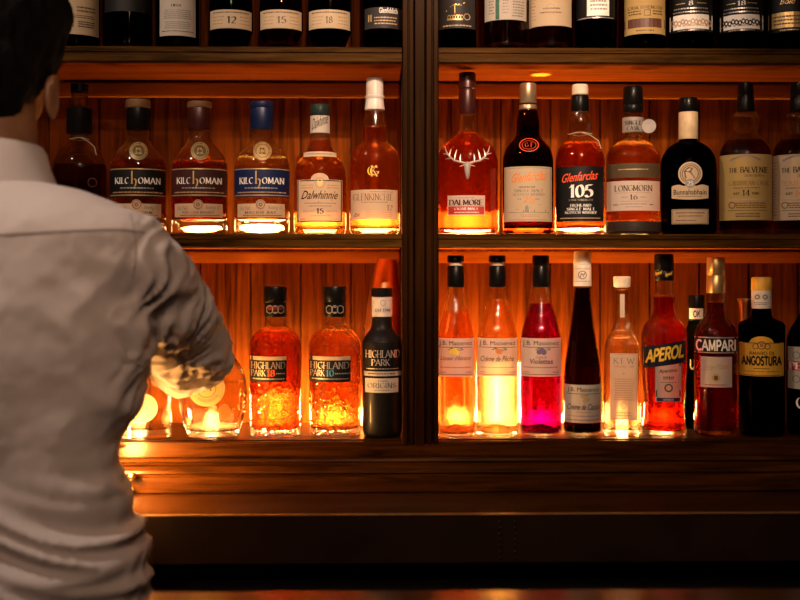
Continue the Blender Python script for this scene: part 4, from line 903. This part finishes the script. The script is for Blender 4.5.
B.glass(darkgreen, None, thick=.008)
B.part('cap', [(321, 7.8), (320, 8.2), (296.5, 8), (295, 7.4)], c_black)
hold = B.fine; B.fine = [(8.3*B.s, 0), (8.3*B.s, 1)]; B.surface('cap_print').bar(689.4, 703, 308.5, 319, 'white', 8).text('OK', 693.5, 700, 311, 317, 'black', False, .2).flush(); B.fine = hold
B.surface('side_print').text('U', 690, 695, 360, 369, 'white', False, .16).flush()
B = Bottle('aperitif_bottle', 'dark red bitter bottle with gold foil neck and white capitals on a black band', 716, BY, 3,
           body=[(BY, 20), (436.5, 21.4), (430, 21.6), (345, 21.6), (335, 21), (327, 18.6), (321, 14.6), (316, 11), (311, 9.3), (300, 8.8), (280, 8.6)])
B.glass(clear, bitter, 303, thick=.01)
B.part('foil', [(293, 9.2), (292, 9.5), (275.5, 9.2), (275, 8.8), (274.4, 9.2), (259, 8.9), (257.4, 8.2), (257, 6.5)], c_gold)
B.label(701, 731.5, 357, 387.5, p_white).script('Bitter Milano', 704, 728, 365, 371, 'tan', .5, 0, 2).ring(716, 378, 2.4, 4, 'gold').bar(714, 718, 374, 381, 'brown', 1).fine_print(705, 727, 384, 386.2, 1, 'red').flush()
B.label(694.8, 737.2, 337, 353.6, p_black, name='name_band', off=.0009).bar(695, 737, 337.3, 338.3, 'silver').bar(695, 737, 352.4, 353.3, 'silver').text('CAMPARI', 696.6, 735.4, 340.6, 350.6, 'white', False, .2, 0, 0, .12).flush()
B = Bottle('fluted_cup', 'gold-coloured flared cup behind the black bitters bottle with yellow cap', 745.5, 434.5, 3, cat='cup', depth=.16,
           body=[(434.5, 10), (432, 10), (430, 4), (340, 3.2), (326, 3.6), (321, 5.2), (310, 5.8), (299, 7.2)])
B.fine = [(r_, max(z_, 0)) for r_, z_ in cr(B.prof, 3)]; ring_ = [(max(r, .001), z) for r, z in B.fine]
b = MB(); b.lathe([(0, 0)]+ring_+[(ring_[-1][0]-.001, ring_[-1][1]), (.006, B.H(320)), (0, B.H(321))], 28); b.obj('cup_body', copper, B.root, angle=30)
b = MB(); b.lathe([(7.0*B.s, B.H(300.6)), (7.8*B.s, B.H(300.6)), (7.8*B.s, B.H(298.6)), (7.0*B.s, B.H(298.6))], 28, closed=True); b.obj('rim', c_gold, B.root)
B = Bottle('bitters_bottle', 'near-black straight-sided bottle with bright yellow cap and gold arched label', 761.5, BY, 3,
           body=[(BY, 21), (436.5, 22.4), (430, 22.6), (380, 22.6), (330, 22.6), (324.5, 22), (321.5, 19.5), (319.5, 14.5), (317, 10.6), (312, 9.4), (300, 9)])
B.glass(frosty, None, thick=.01)
B.part('neck_label', [(308.5, 9.2), (308, 9.7), (290.6, 9.7), (290.2, 9.1)], plain('neck_paper', (.66, .60, .52), .5)); B.part('cap', [(290.4, 9.5), (289.6, 10), (278.6, 9.8), (277.2, 9), (277, 7)], plain('yellow_cap', (.72, .40, .05), .45))
hold = B.fine; B.fine = [(9.8*B.s, 0), (9.8*B.s, 1)]; B.surface('neck_print').ring(757.5, 297, 1.2, 2.6, 'grey').ring(765, 297, 1.2, 2.6, 'grey').fine_print(754, 768.5, 302, 305.5, 2, 'grey').flush(); B.fine = hold
ar = lambda u: 6.5*max(0, 1-((u-.5)/.27)**2)**.5 if abs(u-.5) < .27 else 0
B.label(740, 783, 343, 376.5, p_amber, top=ar, nx=40).ring(761.5, 345.5, 3.2, 4.2, 'brown').ring(755.8, 346.6, 2.2, 3, 'brown').ring(767.2, 346.6, 2.2, 3, 'brown').ring(761.5, 345.5, .6, 1.6, 'brown')
B.text('AMARO DI', 749.5, 773.5, 351.8, 355, 'black', False, .16).text('ANGOSTURA', 742.6, 780.4, 357, 365, 'black', False, .26, 0, 0, .12).fine_print(754, 769, 368, 369.6, 1, 'black').fine_print(745, 778, 371, 372.6, 1, 'brown').bar(740.4, 782.6, 342.9, 343.6, 'brown').bar(740.4, 782.6, 375.2, 376, 'brown').flush()
B = Bottle('liqueur_bottle', 'black bottle with a red band across its white label, at the right edge', 811.5, BY, 3, body=[(BY, 22), (436.5, 23.6), (430, 23.8), (350, 23.8), (338, 23), (328, 19.6), (319, 14), (312, 10.4), (300, 9.4), (280, 9)])
B.glass(frosty, None, thick=.01)
B.part('cap', [(283, 9.4), (282, 9.8), (262, 9.6), (261, 8.8)], c_black)
B.label(788.7, 834, 347.5, 390, p_white).ring(797, 356, 3, 3.8, 'grey').ring(797, 380, 3, 3.8, 'grey').bar(788.9, 833.8, 362, 371.5, 'red').text('PE', 790, 801.5, 363.4, 370, 'white', True, .24).flush()
B.surface().text('G', 797, 806, 398, 409, 'white', True, .18).flush()

#PERSON
# ------------------------------------------------------------------ the barman
def bake(mb, voxel, smooth=6, factor=.5):
    """close the overlapping volumes into one continuous skin"""
    me = bpy.data.meshes.new('tmp'); me.from_pydata(mb.v, [], mb.f); me.update()
    o = bpy.data.objects.new('tmp', me); C.objects.link(o)
    r = o.modifiers.new('r', 'REMESH'); r.mode = 'VOXEL'; r.voxel_size = voxel
    s = o.modifiers.new('s', 'SMOOTH'); s.iterations = smooth; s.factor = factor
    dg = bpy.context.evaluated_depsgraph_get(); me2 = bpy.data.meshes.new_from_object(o.evaluated_get(dg))
    bpy.data.objects.remove(o); bpy.data.meshes.remove(me)
    return me2
PY = -.385                                    # the plane of his spine
k0 = mpp(-12, PY); PX = at(-12, 300, PY).x
def TZ(py): return at(-12, py, PY).z
man = empty('person', (PX, PY, 0), 'person seen from behind in a rumpled light grey shirt reaching toward the bottles', 'person')
def mput(me, name, m, disp=None, angle=None):
    for i, v in enumerate(me.vertices):
        pass
    if disp:
        me.update(); nr = [v.normal.copy() for v in me.vertices]
        for v, nn in zip(me.vertices, nr): v.co = v.co+nn*disp(v.co, nn)
    for v in me.vertices: v.co = v.co-man.location
    me.materials.clear(); me.materials.append(m); me.polygons.foreach_set('use_smooth', [True]*len(me.polygons)); me.update()
    o = bpy.data.objects.new(name, me); C.objects.link(o); o.parent = man
    return o
skin = plain('skin', (.24, .11, .05), .5, 0, .12, 30)
def fabric(name, col, s=700):
    m = plain(name, col, .85, 0, .06, s, 0, .25); return m
shirt_m = fabric('shirt_cloth', (.50, .44, .42)); trouser_m = fabric('trouser_cloth', (.012, .012, .014))
hair_m = plain('hair', (.0022, .0018, .0016), .9, 0, .3, 150, 0, .6)
tors = [(178, 40, .050), (184, 70, .066), (191, 96, .080), (201, 126, .096), (215, 152, .110), (232, 164, .120), (260, 163, .126), (300, 160, .126), (345, 161, .122), (400, 148, .116), (440, 127, .110), (475, 128, .108), (520, 142, .113), (560, 150, .118), (600, 148, .120), (640, 142, .116)]
S = at(124, 264, PY+.005); E = at(195, 353, -.165); Wp = at(165, 362, .0); SL = Vector((2*PX-S.x, S.y, S.z))
EL = SL+Vector((-.06, -.03, -.27)); WL = EL+Vector((.02, .05, -.225))
# inner figure, one skin: head, neck, trunk, arms, hands, legs
b = MB()
HX, HYc = at(-13, 60, PY).x, PY+.03
def hz(py): return at(-13, py, HYc).z
b.ball((HX, HYc, hz(48)), .078, .096, .108, 32); b.ball((HX, HYc+.03, hz(92)), .060, .066, .060, 28)       # skull and jaw
b.ball((HX, HYc+.085, hz(110)), .030, .020, .020)                                                        # chin
b.tube([(HX, HYc+.088, hz(62)), (HX, HYc+.107, hz(84)), (HX, HYc+.09, hz(88))], [.008, .013, .010], 10)      # nose
b.ball((HX, HYc+.088, hz(98)), .024, .008, .004); b.ball((HX, HYc+.088, hz(102)), .020, .009, .005)          # lips
for sx in (-1, 1): b.ball((HX+sx*.032, HYc+.080, hz(60)), .020, .012, .006)                                   # brow
b.capsule((HX, HYc-.012, hz(95)), .060, (PX, PY+.002, TZ(185)), .066, 28)
b.lathe([(1, TZ(y)) for y, _, _ in tors][::-1], 4) if False else None
def loft(b, rows, shrink=0, e=2.5, n=48):
    v = []
    for y, h, d in rows:
        a_, b_ = h*k0-shrink, d-shrink
        for q in range(n):
            t = 2*PI*q/n; ct, st = math.cos(t), math.sin(t); kk = (abs(ct)**e+abs(st)**e)**(-1/e)
            v.append((PX+a_*kk*ct, PY+b_*kk*st, TZ(y)))
    L = len(rows); f = [(i*n+q, (i+1)*n+q, (i+1)*n+(q+1) % n, i*n+(q+1) % n) for i in range(L-1) for q in range(n)]
    f += [tuple(range(n)), tuple((L-1)*n+q for q in range(n))[::-1]]
    b.add(v, f)
loft(b, [t for t in tors if t[1] > 60], .018)
hipz = TZ(640)
for sx in (-1, 1):
    hp = Vector((PX+sx*.09, PY, hipz)); kn = Vector((PX+sx*.11, PY+.015, .50)); an = Vector((PX+sx*.12, PY-.01, .09))
    b.capsule(hp, .085, kn, .055, 20); b.capsule(kn, .055, an, .038, 18); b.capsule(an-Vector((0, 0, .04)), .036, an+Vector((0, .15, -.055)), .03, 14)
for (s_, e_, w_) in ((S, E, Wp), (SL, EL, WL)):
    b.capsule(s_, .052, e_, .040, 18); b.capsule(e_, .041, w_, .027, 18)
# reaching hand closed round the neck of the square bottle
NB = at(145, 360, .074); NB.z = at(145, 360, .074).z
pal = NB+Vector((.034, -.040, -.004))
b.capsule(Wp, .026, pal, .024, 16); b.capsule(pal+Vector((0, 0, .022)), .016, pal+Vector((-.002, .002, -.026)), .016, 14)
for q, (dz, rr, a1, rf) in enumerate(((.021, .0245, 150, .0082), (.005, .0255, 165, .0086), (-.011, .034, 150, .0082), (-.026, .042, 120, .0074))):
    pts = [NB+Vector((rr*math.cos(math.radians(a)), rr*math.sin(math.radians(a)), dz)) for a in [-50+(a1+50)*j/7 for j in range(8)]]
    b.tube([pal.lerp(pts[0], .3)+Vector((0, 0, dz))]+pts, [rf*1.1]+[rf*(1-.03*j) for j in range(8)], 10)
pts = [pal+Vector((-.004, -.004, .02))]+[NB+Vector(((.0275)*math.cos(math.radians(a)), .0275*math.sin(math.radians(a)), .024+.008*j)) for j, a in enumerate((-80, -105, -130, -150))]
b.tube(pts, [.0115, .0105, .010, .0095, .008], 10)
# the other hand hanging slightly curled at his side
for q in range(4):
    o_ = WL+Vector((0, .03-.019*q, 0)); b.tube([o_+Vector((0, 0, -.02)), o_+Vector((0, 0, -.085)), o_+Vector((.010, 0, -.12+abs(q-1.5)*.006)), o_+Vector((.028, 0, -.138+abs(q-1.5)*.01))], [.011, .0092, .0085, .007], 10)
b.tube([WL+Vector((0, .03, -.02)), WL+Vector((.008, .05, -.06)), WL+Vector((.014, .05, -.09))], [.013, .0105, .008], 10)
for q in range(3): b.ball(WL+Vector((0, .02-.02*q, -.05)), .013, .018, .045)
body = mput(bake(b, .0045, 5), 'body', skin)
# ears
for sx in (-1, 1):
    b = MB(); ec = Vector((HX+sx*.080, HYc-.004, hz(96)))
    b.ball(ec, .007, .019, .029, 20); b.tube([ec+Vector((sx*.006, .012*math.cos(t)-.002, .024*math.sin(t)+.002)) for t in [k*.35-1.2 for k in range(12)]], .0042, 8); b.ball(ec+Vector((sx*.002, .004, -.024)), .0055, .008, .009)
    mput(bake(b, .0022, 4), 'ear', skin)
    b = MB(); b.ball((HX+sx*.031, HYc+.083, hz(70)), .011, .011, .011); o = b.obj('eye', plain('eye_white', (.6, .57, .52), .2), man); o.data.transform(Matrix.Translation(-man.location))
# hair: thick crop, tapering at the nape
b = MB()
b.ball((HX, HYc-.006, hz(28)), .100, .113, .112, 36); b.ball((HX+.004, HYc-.035, hz(62)), .079, .080, .085, 32); b.ball((HX, HYc-.050, hz(100)), .056, .050, .052, 28)
b.ball((HX+.02, HYc+.04, hz(10)), .078, .07, .07)
def hd(c, n):
    return .0045*noise.fractal(Vector((c.x*60, c.y*60, c.z*18)), 1, 2, 4)
hair = mput(bake(b, .004, 5), 'hair', hair_m, hd)
# shirt
b = MB(); loft(b, tors, 0, 2.4, 64)
for (s_, e_, w_) in ((S, E, Wp), (SL, EL, WL)):
    b.capsule(s_, .071, s_.lerp(e_, .5), .066, 26); b.capsule(s_.lerp(e_, .5), .066, e_, .058, 26)
    b.capsule(e_, .058, e_.lerp(w_, .45)-Vector((0, 0, .006)), .050, 24)
neck0 = Vector((PX, PY+.012, TZ(184))); neck1 = Vector((HX, HYc-.006, TZ(158)))
b.capsule(neck0-Vector((0, 0, .02)), .080, Vector((PX, PY+.01, TZ(181))), .079, 30)
segE = (S, E)
def fold(c, n):
    d = 0.0
    # long soft diagonal pulls over the back, tighter crumples in the sleeve, heavy sags over the belt
    x, y, z = c.x-PX, c.y-PY, c.z
    q = Vector((x*3.2+z*3.6, y*3, z*6.5-x*6.0)); r = noise.noise(q*1.5); d += .009*(1-abs(r)*2.2)*.6
    q = Vector((x*5-z*7, y*6, z*12+x*8+3)); r = noise.noise(q); d += .0055*(1-abs(r)*2.6)
    lowz = max(0, min(1, (TZ(455)-z)/.12))
    q = Vector((x*3.5+5, y*2, z*30+math.sin(x*9)*1.8)); r = noise.noise(q); d += lowz*(.019*(1-abs(r)*3.0)*.9)
    arm = max(0, min(1, (c.x-S.x+.01)/.05))
    ax = (E-S).normalized(); u = (c-S).dot(ax)
    q = Vector((u*34+noise.noise(c*14)*2.2, 2.2*math.atan2(c.z-E.z, c.x-E.x), 1)); r = noise.noise(q); d += arm*.0075*(1-abs(r)*2.6)
    d += .0012*noise.fractal(c*45, 1, 2, 3)
    up = max(0, min(1, (z-TZ(225))/.04))
    return d*(1-.75*up)-.002
me = bake(b, .0055, 8)
shirt = mput(me, 'shirt', shirt_m, fold)
tree = BVHTree.FromPolygons([v.co.copy() for v in shirt.data.vertices], [tuple(p.vertices) for p in shirt.data.polygons])
def seam(pts, r, name, back=True):
    """stitched line laid on the cloth; points given in the photo's frame"""
    out = []
    for px, py in pts:
        p = at(px, py, PY-.3)-man.location; d = (at(px, py, PY)-at(px, py, PY-.3)).normalized()
        h = tree.ray_cast(p, d)
        if h[0]: out.append(h[0]-d*r*.25)
    b = MB(); b.tube(out, r, 6); b.obj(name, seam_m, shirt)
seam_m = fabric('seam_cloth', (.30, .26, .245))
# collar: a folded band standing round the neck
b = MB(); n = 48; V = []; Fc = []
prof = [(.064, .024), (.067, .033), (.071, .034), (.0745, .028), (.080, .006), (.087, -.012), (.0885, -.0165), (.086, -.017), (.078, .0), (.070, .016)]
zc0 = TZ(172)
for q in range(n):
    t = 2*PI*q/n
    dz = -.030*max(0, math.sin(t))**1.2
    for r_, z_ in prof:
        zr = z_*(1+.25*max(0, -math.sin(t)))
        V.append((PX+r_*1.02*math.cos(t)-PX, (PY+.012+r_*math.sin(t)*.98)-PY, zc0+zr+dz))
L = len(prof)
for q in range(n):
    for j in range(L): Fc.append((q*L+j, ((q+1) % n)*L+j, ((q+1) % n)*L+(j+1) % L, q*L+(j+1) % L))
b.add(V, Fc); b.obj('collar', shirt_m, shirt)
seam([(x, 236-7*math.sin((x+20)/170*PI*.5)+ (4 if x > 120 else 0)*((x-120)/30)) for x in range(-60, 150, 6)], .0016, 'yoke_seam')
seam([(130+6*math.sin(k/3), 214+k*8) for k in range(0, 9)], .0014, 'armhole_seam')
# rolled sleeve end
for (e_, w_) in ((E, Wp), (EL, WL)):
    c_ = e_.lerp(w_, .47)-Vector((0, 0, .006))-man.location; ax = (w_-e_).normalized(); Q = Matrix.Translation(c_) @ ax.to_track_quat('Z', 'Y').to_matrix().to_4x4()
    b = MB(); b.lathe([(.040, -.012), (.051, -.016), (.0545, -.004), (.054, .012), (.049, .018), (.040, .016)], 30, M=Q, closed=True); b.obj('rolled_cuff', shirt_m, shirt)
# trousers, belt, shoes
b = MB(); loft(b, [(628, 150, .112), (645, 150, .114), (700, 156, .122), (760, 150, .115)], 0, 2.4)
for sx in (-1, 1):
    hp = Vector((PX+sx*.095, PY, TZ(720))); kn = Vector((PX+sx*.115, PY+.015, .50)); an = Vector((PX+sx*.125, PY-.01, .12))
    b.capsule(hp, .105, kn, .078, 20); b.capsule(kn, .078, an, .060, 18)
mput(bake(b, .008, 4), 'trousers', trouser_m, lambda c, n: .004*noise.noise(c*18))
for sx in (-1, 1):
    b = MB(); b.capsule((PX+sx*.125, PY-.04, .052), .048, (PX+sx*.13, PY+.13, .040), .036, 16); b.box(PX+sx*.125-.042, PX+sx*.125+.042, PY-.09, PY+.165, .001, .022, .008)
    mput(bake(b, .006, 3), 'shoe', MATS['black_iron'])
